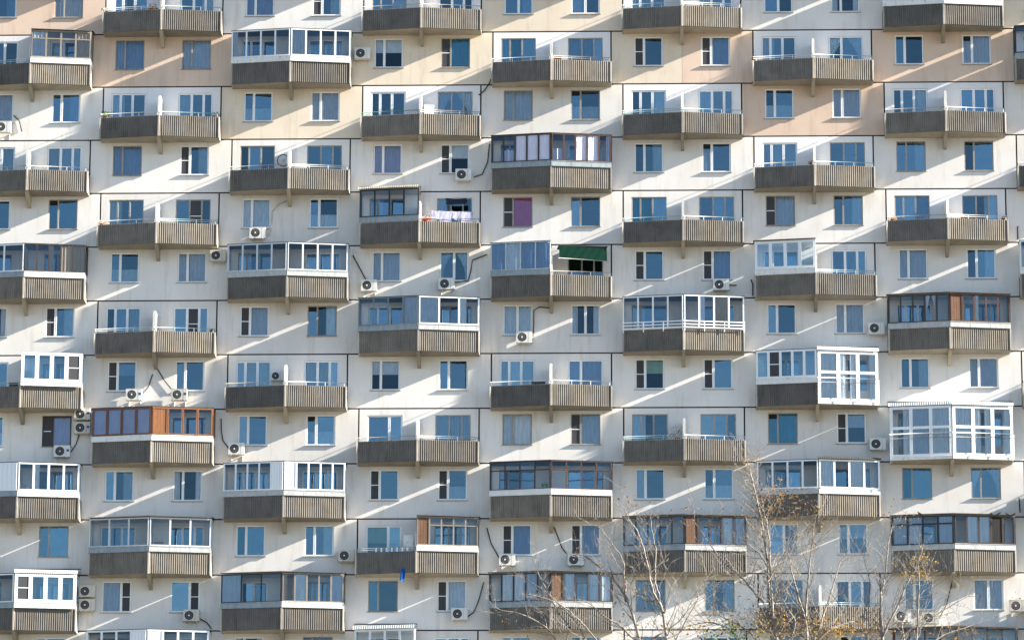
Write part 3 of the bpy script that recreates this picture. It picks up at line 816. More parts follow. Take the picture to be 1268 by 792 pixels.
DEFW = [W('W', 'nw'), W('W', 'nws'), W('G', 'nw', 'full:grey'), W('W', 'nw', 'left:white'), W('W', 'nwo'), W('G', 'nw', 'full:blue')]
for c in range(C0, C1+1):
    for k in range(K0, K1+1):
        cp = cell(c, k)
        seen = (0 <= c <= 8 and -1 <= k <= 12)
        if (c+k) % 2 == 0:
            pm = PCOL.get((c, k), 'wall_peach' if k < 0 and c % 3 == 0 else 'wall_white')
            ob('wall_panel', wpanel(pm), BLD, cp)
            ob('joint_seal', seal_mesh(3.6), BLD, cp)
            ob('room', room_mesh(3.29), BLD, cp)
            w1, w2 = WIN.get((c, k), (R.choice(DEFW), R.choice(DEFW)))
            window(cp, -1, w1); window(cp, 1, w2)
        else:
            ob('wall_panel', bpanel('wall_bright' if k <= 2 or R.random() < 0.15 else 'wall_white'), BLD, cp)
            ob('joint_seal', seal_mesh(3.0), BLD, cp)
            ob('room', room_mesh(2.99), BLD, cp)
            dr = DOOR.get((c, k), (R.choice('WG'), R.choice('WG')))
            for sx, fr in ((-1, dr[0]), (1, dr[1])):
                lay = 'd3' if sx < 0 else 'd3r'
                if (c, k, sx) in ((3, 8, -1), (4, 7, 1), (6, 1, 1), (3, 10, -1)): lay = 'd2' if sx < 0 else 'd2r'
                if (c, k, sx) in ((1, 6, 1), (1, 4, 1)): lay = 'd3rs'
                cu = DCUR.get((c, k, sx)) or R.choice(['-', '-', '-', 'full:grey', 'left:white', 'right:grey'])
                balcony_window(cp, sx, (fr, lay, cu))
            bal = ob('balcony', slab_mesh(), BLD, cp)
            spec = GL.get((c, k), (None, None))
            ob('bracket', bracket_mesh(), bal)
            if spec[0] != 'tall' and spec[1] != 'tall': ob('corner_post', post_mesh(), bal, (0, -AD+0.02, 0))
            anyopen = spec[0] is None or spec[1] is None
            ob('divider', divider_mesh(2.14 if anyopen else 2.70), bal)
            for side, sp in ((-1, spec[0]), (1, spec[1])):
                o, a = half_frame(side)
                if sp == 'tall':
                    tall_glazing(bal, side, 'floor to ceiling white glazed bay with guard rail'); continue
                ob('parapet', parapet_mesh(side), bal, o, a)
                ob('corner_post', endpost_mesh(), bal, (side*(AX-0.005), -ED-0.0, 0))
                if sp is None:
                    rm = RAILS[(c*3+k*5+side) % 5]
                    if (c, k, side) == (3, 2, -1): rm = 'rail_green'
                    if (c, k) in ((5, 2),): rm = 'rail_blue'
                    zs = [PH+0.19] if (c+k+side) % 3 else [PH+0.11, PH+0.20]
                    if (c, k) == (4, 7): rm, zs = 'rail_white', [PH+0.20]
                    ob('railing', railing_mesh(side, rm, zs), bal, o, a)
                else:
                    glazing(bal, side, **sp)
                    if (c, k) == (5, 6):
                        def wr(mb):
                            for z in (PH+0.02, PH+0.17, PH+0.33):
                                mb.box(-0.02, SL+0.02, -0.13, -0.10, z, z+0.05, 'pvc')
                            for x in (0.02, 1.02, 2.02, SL-0.05): mb.box(x, x+0.04, -0.099, -0.07, PH-0.15, PH+0.38, 'pvc')
                        ob('railing', cached('wr56', 'railing', wr), bal, o, a)

# ------------------------------------------------------------------ things on the building
def ac_mesh(cream=False):
    cm = 'ac_cream' if cream else 'ac_white'
    def f(mb):
        w, h, d = 0.40, 0.28, 0.29
        mb.box(-w, w, -d, 0, -h, h, cm)
        mb.box(-w-0.006, w+0.006, -d-0.006, 0.006, h, h+0.018, cm)
        mb.box(w*0.52, w*0.525+0.004, -d-0.003, -d+0.002, -h+0.02, h-0.02, 'ac_dark')
    return cached(('ac', cream), 'casing', f)
def ac_grille():
    def f(mb):
        cx, r, y = -0.10, 0.235, -0.292
        mb.disc(cx, y, 0, r, 'ac_dark')
        mb.disc(cx, y-0.012, 0, r+0.014, 'ac_white', r0=r-0.006, y2=y-0.012)
        mb.disc(cx, y-0.014, 0, r*0.62, 'sill_metal', r0=r*0.59, y2=y-0.014)
        for i in range(10):
            a = 2*math.pi*i/10
            p = (cx+0.03*math.cos(a), y-0.012, 0.03*math.sin(a)); q = (cx+r*math.cos(a), y-0.012, r*math.sin(a))
            mb.tube([p, q], 0.003, 'sill_metal', 3, False)
        mb.disc(cx, y-0.016, 0, 0.045, 'ac_white', n=10)
    return cached('acg', 'fan_grille', f)
def ac_bracket():
    def f(mb):
        for x in (-0.28, 0.28):
            mb.box(x-0.015, x+0.015, -0.32, 0.16, -0.32, -0.285, 'ac_white')
            mb.box(x-0.015, x+0.015, 0.13, 0.16, -0.55, -0.321, 'ac_white')
    return cached('acb', 'bracket', f)
AC = [ # px, py, depth in front of the wall, label, hose, blue logo
 (4, 158, 0, 'white outdoor unit cut by the left edge of the photo, top left', None, 0),
 (449, 67, 0, 'grey air conditioner right beside the white glazing of the second highest row', None, 0),
 (574, 217, 0, 'small air conditioner under the window with a black cable looping up to its right', [(587, 219), (597, 216), (604, 200), (606, 178)], 0),
 (319, 289, 0, 'air conditioner under the white lace window, grey hose rising to the balcony bracket', [(333, 292), (336, 280), (337, 262), (345, 253), (356, 248)], 0),
 (270, 317, 0, 'air conditioner high beside the lace curtained window, left of aluminium glazing', None, 0),
 (457, 354, 0, 'sunlit air conditioner with a straight black hose slanting up to its left', [(453, 346), (445, 331), (437, 316)], 0),
 (553, 352, 0, 'air conditioner under the parted curtain window with a bent grey pipe', [(563, 350), (580, 347), (583, 335), (585, 322), (603, 315)], 0),
 (649, 418, 0, 'air conditioner casting a shadow under the white double window', [(660, 416), (661, 400), (661, 384), (668, 380), (680, 381)], 0),
 (893, 353, 0, 'air conditioner with a pipe stub below the screened window', [(903, 353), (912, 353)], 0),
 (1085, 407, 0, 'air conditioner left of the dark brown glazed balcony', None, 0),
 (166, 489, 0, 'air conditioner with blue badge above the brown glazing, left one', [(176, 488), (184, 478), (189, 463)], 1),
 (222, 489, 0, 'air conditioner with blue badge above the orange glazing, right one', [(215, 485), (203, 470), (194, 455)], 1),
 (102, 513, 0, 'upper of two badge marked air conditioners left of the brown glazing', None, 1),
 (102, 530, 0, 'lower of two badge marked air conditioners left of the brown glazing', None, 1),
 (77, 559, 0, 'badge marked air conditioner under the dark brown framed window', [(88, 559), (94, 550), (98, 538)], 1),
 (293, 556, 0, 'sunlit air conditioner with a black hose rising to its left', [(284, 556), (276, 545), (274, 532), (274, 518)], 0),
 (1087, 550, 0, 'grey air conditioner left of the tall white glazed bay', None, 0),
 (429, 688, 0, 'grey air conditioner left of the balcony with the hanging blue cloth', None, 0),
 (628, 693, 0, 'left of two air conditioners in the row above the rusty glazing, black hose at left', [(618, 690), (608, 672), (603, 653)], 0),
 (713, 693, 0, 'air conditioner whose black hose climbs to the balcony bracket', [(705, 689), (696, 678), (690, 662), (686, 652)], 0),
 (108, 732, 0, 'upper one of a stacked pair of round grilled air conditioners', None, 0),
 (108, 749, 0, 'lower one of a stacked pair of round grilled air conditioners', None, 0),
 (237, 762, 0, 'air conditioner under the dark screened window at lower left', [(247, 765), (256, 770), (262, 778)], 0),
 (569, 760, 0, 'air conditioner under the white curtained window, long black hose at right', [(579, 763), (587, 757), (593, 742), (599, 720)], 0),
 (1260, 750, 0, 'dark grilled air conditioner at the right edge of the photo', None, 0),
 (1118, 763, 0, 'left air conditioner behind the birch twigs', None, 0),
 (1152, 765, 0, 'right air conditioner behind the birch twigs, black hose above it', [(1163, 765), (1172, 748), (1179, 720), (1180, 712)], 0),
]
for px, py, dp, lab, hose, logo in AC:
    p = at(px, py, -0.30)+Vector((0, 0.14, 0))
    t = thing('air_conditioner', lab, 'air conditioner', p, None, 'air conditioners fixed to the facade')
    ob('casing', ac_mesh(px % 3 == 0), t); ob('fan_grille', ac_grille(), t); ob('bracket', ac_bracket(), t)
    if logo: ob('badge', cached('badge', 'badge', lambda mb: mb.box(0.24, 0.36, -0.297, -0.292, -0.02, 0.10, 'logo_blue')), t)
    if hose:
        pts = [at(x, y, -0.06)-p for x, y in hose]
        mb = MB(); mb.tube(pts, 0.028, 'cable' if 'grey' not in lab.split('hose')[0][-6:] else 'pipe_white', 6)
        ob('hose', mb.mesh('hose'), t)
# an air conditioner on an open balcony beside the divider
def on_balcony(c, k, x, y, z): return Vector((BW*c+x, y, -FH*k+z))
t = thing('air_conditioner', 'dark old outdoor unit hung beside the divider inside an open balcony', 'air conditioner', on_balcony(2, 7, -0.50, -0.02, 1.80), None, 'air conditioners fixed to the facade')
ob('casing', ac_mesh(), t); ob('fan_grille', ac_grille(), t); ob('bracket', ac_bracket(), t)

t.scale = (0.8, 0.8, 0.8)
for lab, pts in (
    ('thin dark cable hanging below the pot-filled balcony at upper left', [(17, 143), (24, 150), (27, 163)]),
    ('black cable sagging along the seam right of the laundry balcony', [(593, 118), (600, 112), (606, 103), (608, 98)]),
    ('dark pipe standing on the wall right of the tall bay at far right', [(1262, 616), (1263, 634)]),
    ('rusty rod beside the balcony at the right edge', [(1260, 280), (1260, 296)]),
    ('short pipe stub under the white plastic glazing', [(930, 346), (932, 352), (932, 366)])):
    mb = MB(); P = [at(x, y, -0.05) for x, y in pts]
    mb.tube([q-P[0] for q in P], 0.03, 'cable', 6)
    thing('cable', lab, 'cable', P[0], mb.mesh('cable'))

# laundry, awning, pots and boxes
def sheet(mb, x0, x1, ztop, zlen, mat, y0=0.0, seed=1, nx=14, nz=6, amp=0.05, sag=0.03):
    rr = random.Random(seed); ph = [rr.random()*6 for _ in range(4)]
    P = [[(x0+(x1-x0)*i/nx+0.02*math.sin(j+ph[3]), y0+amp*(j/nz)*math.sin(i*0.9+ph[0])+0.003*math.sin(i*2.1+j+ph[1]),
           ztop-zlen*j/nz*(1+0.08*math.sin(i*0.7+ph[2]))-sag*math.sin(math.pi*i/nx)) for i in range(nx+1)] for j in range(nz+1)]
    for j in range(nz):
        for i in range(nx):
            mb.face([P[j+1][i], P[j+1][i+1], P[j][i+1], P[j][i]], mat, True)
def half_pt(c, k, side, x, off, z):
    """point on the parapet line of a half balcony, x from the centre of the bay, off outwards"""
    yy = -(AD+(ED-AD)*abs(x)/AX)-off
    return Vector((BW*c+x, yy, -FH*k+z))
for i, (x0, x1, ln, lab) in enumerate(((0.62, 1.05, 0.42, 'white towel on the balcony line, leftmost of the washing'), (1.02, 1.62, 0.72, 'long white sheet on the balcony line beside the towels'),
                                 (1.64, 2.06, 0.40, 'white towel in the middle of the washing'), (2.08, 2.66, 0.66, 'white sheet at the right end of the washing'))):
    mb = MB(); sheet(mb, 0, x1-x0, 0, ln, 'washing', seed=i+3, amp=0.012, sag=0.02, nx=8)
    thing('laundry', lab, 'laundry', half_pt(3, 4, 1, x0, -0.10, 1.66), mb.mesh('laundry'), None, ANG)
mb = MB(); sheet(mb, 0, 1.05, 0, 0.30, 'cloth_dark', seed=8, sag=0.05, nx=8)
thing('laundry', 'dark blouse hung above the white washing in front of the balcony door', 'laundry', on_balcony(3, 4, 1.30, -0.6, 2.45), mb.mesh('laundry'))
mb = MB()
rr = random.Random(3)
nx, nz = 22, 7
P = [[(2.40*i/nx, 0.02-0.20*j/nz+0.010*math.sin(i*0.55+j*1.9)+0.006*math.sin(i*1.7+j), 0.02-0.70*j/nz-0.09*(i/nx)-0.012*math.sin(i*0.9)*(j/nz)-0.015*rr.random()*(j == nz)) for i in range(nx+1)] for j in range(nz+1)]
for j in range(nz):
    for i in range(nx): mb.face([P[j+1][i], P[j+1][i+1], P[j][i+1], P[j][i]], 'awning_green', True)
aw = thing('awning', 'crumpled green awning half rolled above an open balcony', 'awning', half_pt(4, 5, 1, 0.40, -0.10, 2.60), None, None, ANG)
ob('canvas', mb.mesh('canvas'), aw)
mb = MB(); mb.tube([(-0.05, -0.19, -0.69), (2.45, -0.19, -0.78)], 0.018, 'rail_grey'); ob('roller', mb.mesh('roller'), aw)
mb = MB(); mb.box(0, 2.45, 0.02, 0.85, 0.02, 0.06, 'roof_dark'); ob('cover', mb.mesh('cover'), aw)
mb = MB(); sheet(mb, 0, 0.22, 0, 0.62, 'cloth_blue', seed=5, nx=5)
thing('cloth', 'blue cloth hanging below the dark half of a balcony', 'cloth', half_pt(3, 10, -1, -0.78, 0.05, 0.22), mb.mesh('cloth'))

def pot_plant(c, k, x, lab, leafm, r=0.13, potm='terracotta', seed=1, n=70, hgt=0.3, wide=1.0, off=-0.16, z=None):
    zz = (PH+0.03) if z is None else z
    t = thing('potted_plant', lab, 'potted plant', half_pt(c, k, 1, x, off, zz), None, 'plants standing on the balconies')
    mb = MB(); mb.tube([(0, 0, -0.16), (0, 0, 0.0), (0, 0, 0.05)], [r*0.7, r, r*1.08], potm, 10); ob('pot', mb.mesh('pot'), t)
    rr = random.Random(seed); mb = MB()
    for _ in range(n):
        d = Vector((rr.gauss(0, 1)*wide, rr.gauss(0, 0.6), abs(rr.gauss(0, 1)))).normalized()*rr.uniform(0.3, 1.0)
        p = Vector((d.x*hgt, d.y*hgt, 0.05+d.z*hgt)); s = rr.uniform(0.025, 0.05)
        u = Vector((rr.gauss(0, 1), rr.gauss(0, 1), rr.gauss(0, 1))).normalized(); v = u.cross(Vector((0.3, 0.5, 0.8))).normalized()
        mb.face([p-u*s, p-v*s*0.6, p+u*s, p+v*s*0.6], leafm)
    ob('leaves', mb.mesh('leaves'), t)
leaf_mat('petal_red', [(0.45, 0.04, 0.02), (0.6, 0.12, 0.04), (0.7, 0.3, 0.2)])
leaf_mat('petal_orange', [(0.55, 0.20, 0.04), (0.65, 0.35, 0.15), (0.7, 0.5, 0.3)])
pot_plant(1, 0, -0.45, 'broad brown pot with dry red plant by the divider of the top left balcony', 'leaf_brown', 0.16, seed=2, wide=1.8)
pot_plant(1, 0, -2.85, 'small green plant at the left end of the top left balcony', 'leaf_green', 0.08, seed=3)
pot_plant(1, 2, -2.75, 'bushy yellow green plant at the left end of a grey balcony', 'leaf_green', 0.12, seed=4, n=110, hgt=0.34)
pot_plant(1, 2, 2.80, 'green plant in a low pot at the right end of a sunlit balcony', 'leaf_green', 0.12, seed=5)
pot_plant(1, 4, -2.80, 'orange flowers at the dark left end of a balcony', 'petal_orange', 0.10, seed=6)
pot_plant(3, 4, 0.34, 'red and orange flowers in a wide tub beside the washing', 'petal_red', 0.18, seed=7, n=110, wide=1.5)
pot_plant(7, 4, -2.70, 'dried orange plant on the left end of a balcony', 'petal_orange', 0.12, seed=8, wide=1.5, hgt=0.2)
pot_plant(7, 4, 0.75, 'small red flowers on the sunlit balcony rail', 'petal_red', 0.10, seed=9, hgt=0.18)
pot_plant(7, 4, 2.85, 'dry brown plant at the right end of the balcony with red flowers', 'leaf_brown', 0.10, seed=10, hgt=0.18)
pot_plant(5, 8, -0.34, 'tall dry grey plant beside the divider', 'leaf_brown', 0.12, seed=11, hgt=0.55, n=90)
pot_plant(6, 3, -0.15, 'dry brown plant in the corner of the balcony with tall white doors', 'leaf_brown', 0.09, seed=12, hgt=0.2)
pot_plant(1, 6, 2.85, 'tiny potted plant at the right end of a lit balcony', 'leaf_green', 0.09, seed=13, hgt=0.15)
pot_plant(6, 1, -2.9, 'pale pot with dry stems at the left end of a dark balcony', 'leaf_brown', 0.09, 'band_galv', seed=14, hgt=0.22)

def boxthing(name, lab, cat, p, w, d, h, mat, lidm=None):
    t = thing(name, lab, cat, p)
    mb = MB(); mb.box(-w/2, w/2, -d/2, d/2, 0, h, mat); mb.box(-w/2-0.01, w/2+0.01, -d/2-0.01, -d/2-0.0005, h*0.62, h*0.66, mat); ob('body', mb.mesh('body'), t)
    mb = MB(); mb.box(-w/2-0.015, w/2+0.015, -d/2-0.015, d/2+0.015, h, h+0.03, lidm or mat); ob('lid', mb.mesh('lid'), t)
boxthing('storage_box', 'white box at the right end of the open balcony by the old wooden glazing', 'box', on_balcony(0, 1, -0.50, -0.9, 0.16), 0.52, 0.3, 1.20, 'band_white')
boxthing('storage_box', 'tall white cabinet beside the divider of the balcony with a green rail', 'cabinet', on_balcony(3, 2, 0.42, -0.75, 0.16), 0.46, 0.35, 1.45, 'pvc')
boxthing('storage_box', 'brown wooden box against the divider of a balcony', 'box', half_pt(4, 1, 1, 0.32, -0.2, PH-0.16), 0.36, 0.2, 0.30, 'orange_wood')
boxthing('storage_box', 'white cabinet at the right end of the dark balcony with the blue cloth', 'cabinet', on_balcony(3, 10, -0.42, -0.7, 0.16), 0.5, 0.3, 1.78, 'band_white')
boxthing('storage_box', 'orange cardboard box behind the wide white framed glazing', 'box', on_balcony(1, 10, 0.42, -0.8, 0.9), 0.40, 0.3, 0.72, 'orange_wood')
boxthing('storage_box', 'dark planter box by the divider of the balcony with bright blinds', 'box', half_pt(4, 7, 1, -0.62, -0.2, PH-0.18), 0.66, 0.2, 0.30, 'black_metal')
boxthing('storage_box', 'black crate at the right end of the balcony left of the boxy white glazing', 'box', half_pt(0, 7, 1, -0.35, -0.2, PH-0.18), 0.45, 0.2, 0.34, 'black_metal')
# jars on the rail of the balcony with the blue cloth
for i in range(7):
    t = thing('jar', ['leftmost', 'second', 'third', 'middle', 'third from right', 'second from right', 'rightmost'][i]+' white jar on the dark parapet of the balcony with the blue cloth', 'jar', half_pt(3, 10, -1, -2.0+i*0.26, -0.06, PH), None, 'white jars on a dark parapet')
    mb = MB(); mb.tube([(0, 0, 0), (0, 0, 0.17), (0, 0, 0.20)], [0.05, 0.05, 0.035], 'pvc', 8); ob('body', mb.mesh('body'), t)
    mb = MB(); mb.tube([(0, 0, 0.20), (0, 0, 0.235)], 0.04, 'band_galv', 8); ob('lid', mb.mesh('lid'), t)
# bicycle-like dark bundle hung by the divider: an old wheel
t = thing('bicycle_wheel', 'dark bicycle wheel propped against the divider of a balcony', 'wheel', on_balcony(2, 3, -0.30, -1.0, 1.55))
mb = MB(); mb.tube([(0.30*math.cos(a*math.pi/9), 0.02*math.sin(a), 0.30*math.sin(a*math.pi/9)) for a in range(19)], 0.025, 'black_metal', 6); ob('tyre', mb.mesh('tyre'), t)
mb = MB()
for a in range(12): mb.tube([(0, 0, 0), (0.28*math.cos(a*math.pi/6), 0, 0.28*math.sin(a*math.pi/6))], 0.004, 'sill_metal', 3)
ob('spokes', mb.mesh('spokes'), t)
# pigeons on the dark roof sheet at lower right
for i, (px, py) in enumerate(((1229, 638), (1237.5, 637), (1248, 638), (1256, 638), (1139, 637))):
    p = at(px, py, -1.25); s = 1 if i % 2 else -1
    t = thing('pigeon', ['leftmost pigeon of the four on the dark roof sheet', 'second pigeon on the dark roof sheet', 'third pigeon on the dark roof sheet', 'rightmost pigeon on the dark roof sheet', 'lone pigeon on the roof of the black glazing'][i], 'bird', p, None, 'pigeons on the balcony roof', 0.0 if s > 0 else math.pi)
    mb = MB()
    mb.tube([(-0.20, 0, 0.03), (-0.10, 0, 0.06), (0.0, 0, 0.09), (0.08, 0, 0.13), (0.11, 0, 0.18), (0.13, 0, 0.20), (0.17, 0, 0.19)], [0.012, 0.035, 0.062, 0.055, 0.032, 0.034, 0.006], 'ac_dark', 8)
    for q in (-0.02, 0.02): mb.tube([(0.01, q, 0.05), (0.01, q, -0.04)], 0.006, 'terracotta', 4)
    ob('body', mb.mesh('body'), t); t.scale = (0.75, 0.75, 0.75)

# odds and ends seen behind the panes
def bundle(name, lab, cat, p, w, h, mats, seed):
    rr = random.Random(seed); t = thing(name, lab, cat, p)
    for q, m_ in enumerate(mats):
        mb = MB(); n = 9
        zs = [h*q/len(mats)+h/len(mats)*i/4 for i in range(5)]
        mb.tube([(0.03*rr.uniform(-1, 1)+0.05*q, 0, z) for z in zs], [w*(0.42+0.12*rr.random()) for _ in zs], m_, n)
        ob('bag_fold', mb.mesh('bag_fold'), t)
bundle('laundry_bag', 'red and white bundle behind the first pane of a white glazed balcony', 'bag', on_balcony(0, 9, 0.42, -0.95, 0.95), 0.42, 0.75, ('cloth_red', 'cloth_white'), 1)
bundle('bag', 'blue and white bag behind the lower left of a white framed pane', 'bag', on_balcony(3, 6, 0.55, -1.0, 1.0), 0.40, 0.65, ('cloth_white', 'cloth_blue'), 2)
t = thing('bucket', 'light green bucket behind the dark brown glazing with top lights', 'bucket', on_balcony(4, 9, -0.30, -1.15, 1.30))
mb = MB(); mb.tube([(0, 0, 0), (0, 0, 0.34)], [0.11, 0.15], 'rail_green2', 12); ob('body', mb.mesh('body'), t)
mb = MB(); mb.tube([(0.15*math.cos(a*math.pi/8), 0, 0.34+0.12*math.sin(a*math.pi/8)) for a in range(9)], 0.008, 'sill_metal', 5); ob('handle', mb.mesh('handle'), t)

# ------------------------------------------------------------------ birches in front
def tree(label, Y, base_px, limbs, leaf_groups, seed, trunk_r=0.13, twig_scale=1.0):
    rr = random.Random(seed)
    root = at(base_px[0], base_px[1], Y)
    t = thing('birch_tree', label, 'tree', Vector((root.x+0.3, Y, GZ)))
    off = t.location.copy()
    # trunk from the ground to the point where the limbs leave
    h = root.z-3.5
    pts = []
    for i in range(12):
        u = i/11
        pts.append(Vector((root.x+0.3*(1-u)+0.12*math.sin(u*5), Y+0.1*math.sin(u*7), GZ+(h-GZ)*u))-off)
    mb = MB(); mb.tube(pts, [trunk_r*1.5*(1-0.45*i/11) for i in range(12)], 'bark', 12); ob('trunk', mb.mesh('trunk'), t)
    top = pts[-1]+off
    tw = MB(); leaves = {m: MB() for m in ('leaf_gold', 'leaf_brown', 'leaf_green')}
    tips = []
    def leaf(mb, p, s, m_):
        u = Vector((rr.gauss(0, 1), rr.gauss(0, 1), rr.gauss(0, 1))).normalized()
        v = u.cross(Vector((rr.gauss(0, 1), rr.gauss(0, 1), rr.gauss(0, 1)))).normalized()
        c = u.cross(v)*s*0.25
        mb.face([p-u*s, p-v*s*0.55+c, p+u*s, p+v*s*0.55+c], m_)
    def twig(p, d, ln, r, lvl):
        n = 4; P = [p]; q = p.copy(); dd = d.normalized()
        for i in range(n):
            dd = (dd+Vector((rr.gauss(0, 0.16), rr.gauss(0, 0.16), rr.gauss(0.05, 0.14)))).normalized()
            q = q+dd*ln/n; P.append(q.copy())
        tw.tube([x-off for x in P], [r*(1-0.7*i/n) for i in range(n+1)], 'twig_bark' if lvl > 0 and rr.random() < 0.6 else 'bark', 3, False)
        if lvl > 0:
            for i in range(1, n+1):
                for _ in range(rr.choice((1, 1, 2)) if lvl > 1 else rr.choice((0, 1, 1))):
                    a = (dd+Vector((rr.gauss(0, 0.6), rr.gauss(0, 0.6), rr.gauss(0.25, 0.45)))).normalized()
                    twig(P[i], a, ln*rr.uniform(0.35, 0.65), r*0.6, lvl-1)
        else: tips.append(P[-1])
        if rr.random() < 0.035: leaf(leaves['leaf_brown'], P[-1], 0.022, 'leaf_brown')
    for li, (poly, r0, r1, dens) in enumerate(limbs):
        n0 = len(poly)
        W3 = []
        yo = rr.uniform(-1.0, 1.0)
        for i, (x, y) in enumerate(poly):
            W3.append(at(x, y, Y+yo*min(1, (i+0.6)/n0)))
        # smooth resample (Catmull-Rom)
        Q = []
        for i in range(n0-1):
            p0, p1, p2, p3 = W3[max(0, i-1)], W3[i], W3[i+1], W3[min(n0-1, i+2)]
            for s in range(5):
                u = s/5
                Q.append(0.5*((2*p1)+(p2-p0)*u+(2*p0-5*p1+4*p2-p3)*u*u+(3*p1-p0-3*p2+p3)*u**3)+Vector((rr.gauss(0, 0.008), rr.gauss(0, 0.008), 0)))
        Q.append(W3[-1])
        start = [top+(Q[0]-top)*u+Vector((0, 0, 0.35*math.sin(u*math.pi))) for u in (0, 0.33, 0.66)] if poly[0][1] > 786 else []
        full = start+Q
        rads = [r0*1.25]*len(start)+[r0+(r1-r0)*(i/(len(Q)-1)) for i in range(len(Q))]
        mb = MB(); mb.tube([q-off for q in full], rads, 'bark', 7); ob('branch', mb.mesh('branch'), t)
        L = sum((Q[i+1]-Q[i]).length for i in range(len(Q)-1))
        m_ = int(L*dens*1.2)
        for j in range(m_):
            u = (j+rr.random())/m_
            i = min(len(Q)-2, int(u*(len(Q)-1)))
            d0 = (Q[i+1]-Q[i]).normalized(); sd = rr.choice((-1, 1))
            sidev = Vector((d0.z, 0, -d0.x))*sd
            a = d0*rr.uniform(0.5, 1.0)+sidev*rr.uniform(0.4, 1.0)+Vector((0, rr.gauss(0, 0.5), 0.25))
            twig(Q[i], a, rr.uniform(0.35, 0.95)*twig_scale*(1.1-0.4*u), max(0.006, (r0+(r1-r0)*u)*0.36), 2 if rr.random() < 0.65 else 1)
    for (px, py, sx, sy, n, m_) in leaf_groups:
        for _ in range(n):
            p = at(rr.gauss(px, sx), rr.gauss(py, sy), Y+rr.gauss(0, 0.3))
            # hang each leaf from the nearest twig tip
            best = min(rr.sample(tips, min(len(tips), 60)), key=lambda q: (q-p).length)
            if (best-p).length < 0.5: p = best+(p-best)*0.25
            leaf(leaves[m_], p-off, rr.uniform(0.022, 0.045), m_)
            if rr.random() < 0.5: twig(p, Vector((rr.gauss(0, 1), rr.gauss(0, 1), -0.2)), 0.16, 0.004, 0)
    o = ob('twigs', tw.mesh('twigs'), t); o['kind'] = 'stuff'
    for m_, mb in leaves.items():
        if mb.f:
            o = ob('leaves', mb.mesh('leaves'), t); o['kind'] = 'stuff'

T1 = [([(794, 796), (781, 753), (768, 728), (758, 716), (743, 702), (728, 690), (712, 684)], 0.037, 0.011, 7),
      ([(826, 796), (820, 754), (809, 733), (803, 705), (796, 678), (788, 655), (778, 642), (774, 630)], 0.036, 0.011, 7),
      ([(824, 770), (815, 735), (811, 713), (812, 683), (808, 660), (806, 642)], 0.026, 0.008, 6),
      ([(775, 745), (773, 715), (771, 692), (757, 672), (745, 655), (738, 650)], 0.024, 0.007, 6),
      ([(728, 796), (713, 769), (695, 750), (677, 733), (660, 722), (640, 711)], 0.022, 0.006, 6),
      ([(792, 796), (783, 789), (768, 774), (750, 764), (728, 745), (703, 741)], 0.026, 0.008, 5),
      ([(690, 796), (680, 780), (660, 766), (640, 758), (618, 754), (600, 738)], 0.022, 0.006, 6),
      ([(742, 796), (722, 772), (700, 752), (680, 742), (655, 735)], 0.020, 0.006, 5),
      ([(800, 796), (820, 783), (845, 765), (858, 740), (872, 725)], 0.022, 0.006, 6),
      ([(836, 796), (848, 770), (862, 745), (868, 725), (886, 700)], 0.022, 0.006, 6),
      ([(700, 796), (705, 776), (690, 756), (676, 728), (668, 712), (660, 690)], 0.020, 0.006, 5)]
T2 = [([(964, 798), (958, 775), (953.7, 747), (950.8, 700), (943.5, 648), (936, 612), (930, 588), (923, 566)], 0.042, 0.009, 9),
      ([(958, 765), (953.7, 712), (952, 662), (946, 636), (944, 620)], 0.030, 0.010, 7),
      ([(947, 746), (930, 728), (918, 714), (899, 698), (878, 672), (857, 642)], 0.030, 0.008, 6),
      ([(1000, 798), (997.6, 768), (990, 742), (983, 718), (977, 689), (972, 670)], 0.032, 0.008, 7),
      ([(998, 762), (1000.5, 724), (1003, 695), (1006, 671), (1009, 639)], 0.026, 0.007, 7),
      ([(1006, 798), (1011, 785), (1027, 741), (1038.6, 700), (1047, 686)], 0.028, 0.007, 7),
      ([(1015, 790), (1030, 778), (1045, 772), (1060, 768)], 0.026, 0.010, 6),
      ([(975, 796), (985, 770), (970, 745), (962, 720), (958, 690)], 0.020, 0.006, 7),
      ([(940, 796), (925, 780), (905, 768), (892, 762), (880, 745)], 0.020, 0.006, 8),
      ([(950, 700), (940, 685), (925, 672), (905, 655)], 0.018, 0.005, 7),
      ([(951, 720), (965, 695), (985, 670), (1000, 655), (1020, 640)], 0.018, 0.005, 6),
      ([(915, 798), (905, 780), (880, 770), (850, 775)], 0.018, 0.006, 8)]
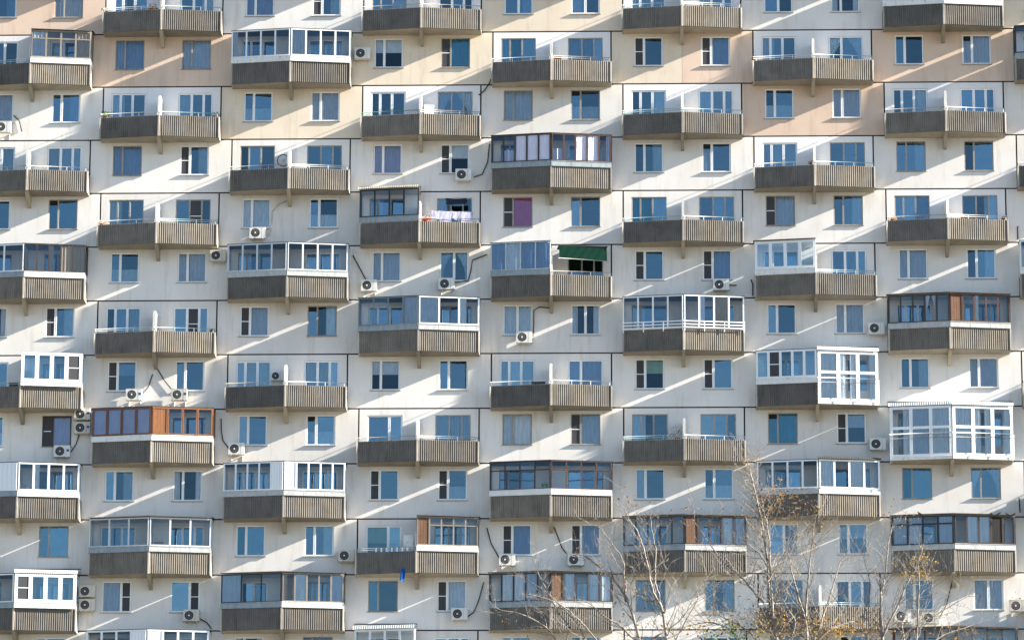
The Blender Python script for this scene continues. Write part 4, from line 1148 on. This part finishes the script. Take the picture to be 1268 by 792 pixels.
T3 = [([(1092, 798), (1091, 739), (1094, 722), (1096.7, 707), (1101, 668), (1106, 648)], 0.032, 0.008, 7),
      ([(1093, 789), (1100, 772), (1108.6, 755), (1118, 735), (1126, 715.5), (1137, 696), (1143, 672)], 0.030, 0.008, 7),
      ([(1134.7, 798), (1137, 750), (1138, 713), (1134, 690)], 0.026, 0.008, 7),
      ([(1110, 798), (1125, 780), (1145, 768), (1160, 760), (1185, 745), (1205, 735)], 0.020, 0.006, 6),
      ([(1075, 798), (1070, 760), (1078, 730), (1072, 700), (1066, 680)], 0.024, 0.006, 7),
      ([(1060, 798), (1052, 770), (1040, 750), (1030, 735)], 0.022, 0.006, 7),
      ([(1150, 798), (1170, 785), (1200, 775), (1235, 763)], 0.018, 0.005, 5),
      ([(1120, 798), (1118, 770), (1128, 745), (1150, 735), (1156, 715)], 0.02, 0.006, 6)]
tree('spreading bare birch at left with long arching pale limbs', -121.0, (790, 796), T1,
     [(778, 752, 14, 9, 40, 'leaf_brown'), (800, 775, 30, 12, 60, 'leaf_brown'), (873, 778, 14, 8, 60, 'leaf_gold'), (780, 615, 6, 5, 10, 'leaf_brown'), (851, 628, 4, 4, 8, 'leaf_gold'), (800, 640, 25, 12, 16, 'leaf_brown'), (650, 770, 40, 10, 20, 'leaf_brown')], 11)
tree('tall straight birch in the middle with brown leaves at its tip', -125.0, (962, 796), T2,
     [(925, 572, 6, 7, 26, 'leaf_gold'), (940, 600, 9, 10, 36, 'leaf_brown'), (958, 618, 12, 12, 90, 'leaf_brown'), (984, 622, 12, 12, 100, 'leaf_brown'), (1006, 640, 4, 20, 30, 'leaf_gold'), (908, 632, 4, 4, 10, 'leaf_gold'),
      (935, 770, 34, 12, 250, 'leaf_gold'), (985, 778, 34, 9, 240, 'leaf_brown'), (905, 785, 22, 6, 160, 'leaf_green'), (1040, 780, 22, 8, 160, 'leaf_gold'), (960, 690, 40, 40, 60, 'leaf_brown')], 22)
tree('slender birch at right tipped with golden leaves', -118.0, (1105, 796), T3,
     [(1142, 696, 8, 14, 90, 'leaf_gold'), (1135, 712, 14, 5, 60, 'leaf_gold'), (1106, 640, 8, 9, 16, 'leaf_brown'), (1128, 650, 8, 5, 14, 'leaf_gold'), (1200, 718, 8, 4, 8, 'leaf_gold'), (1085, 775, 25, 12, 120, 'leaf_brown'), (1198, 785, 12, 5, 60, 'leaf_brown'), (1255, 742, 5, 5, 8, 'leaf_brown')], 33)
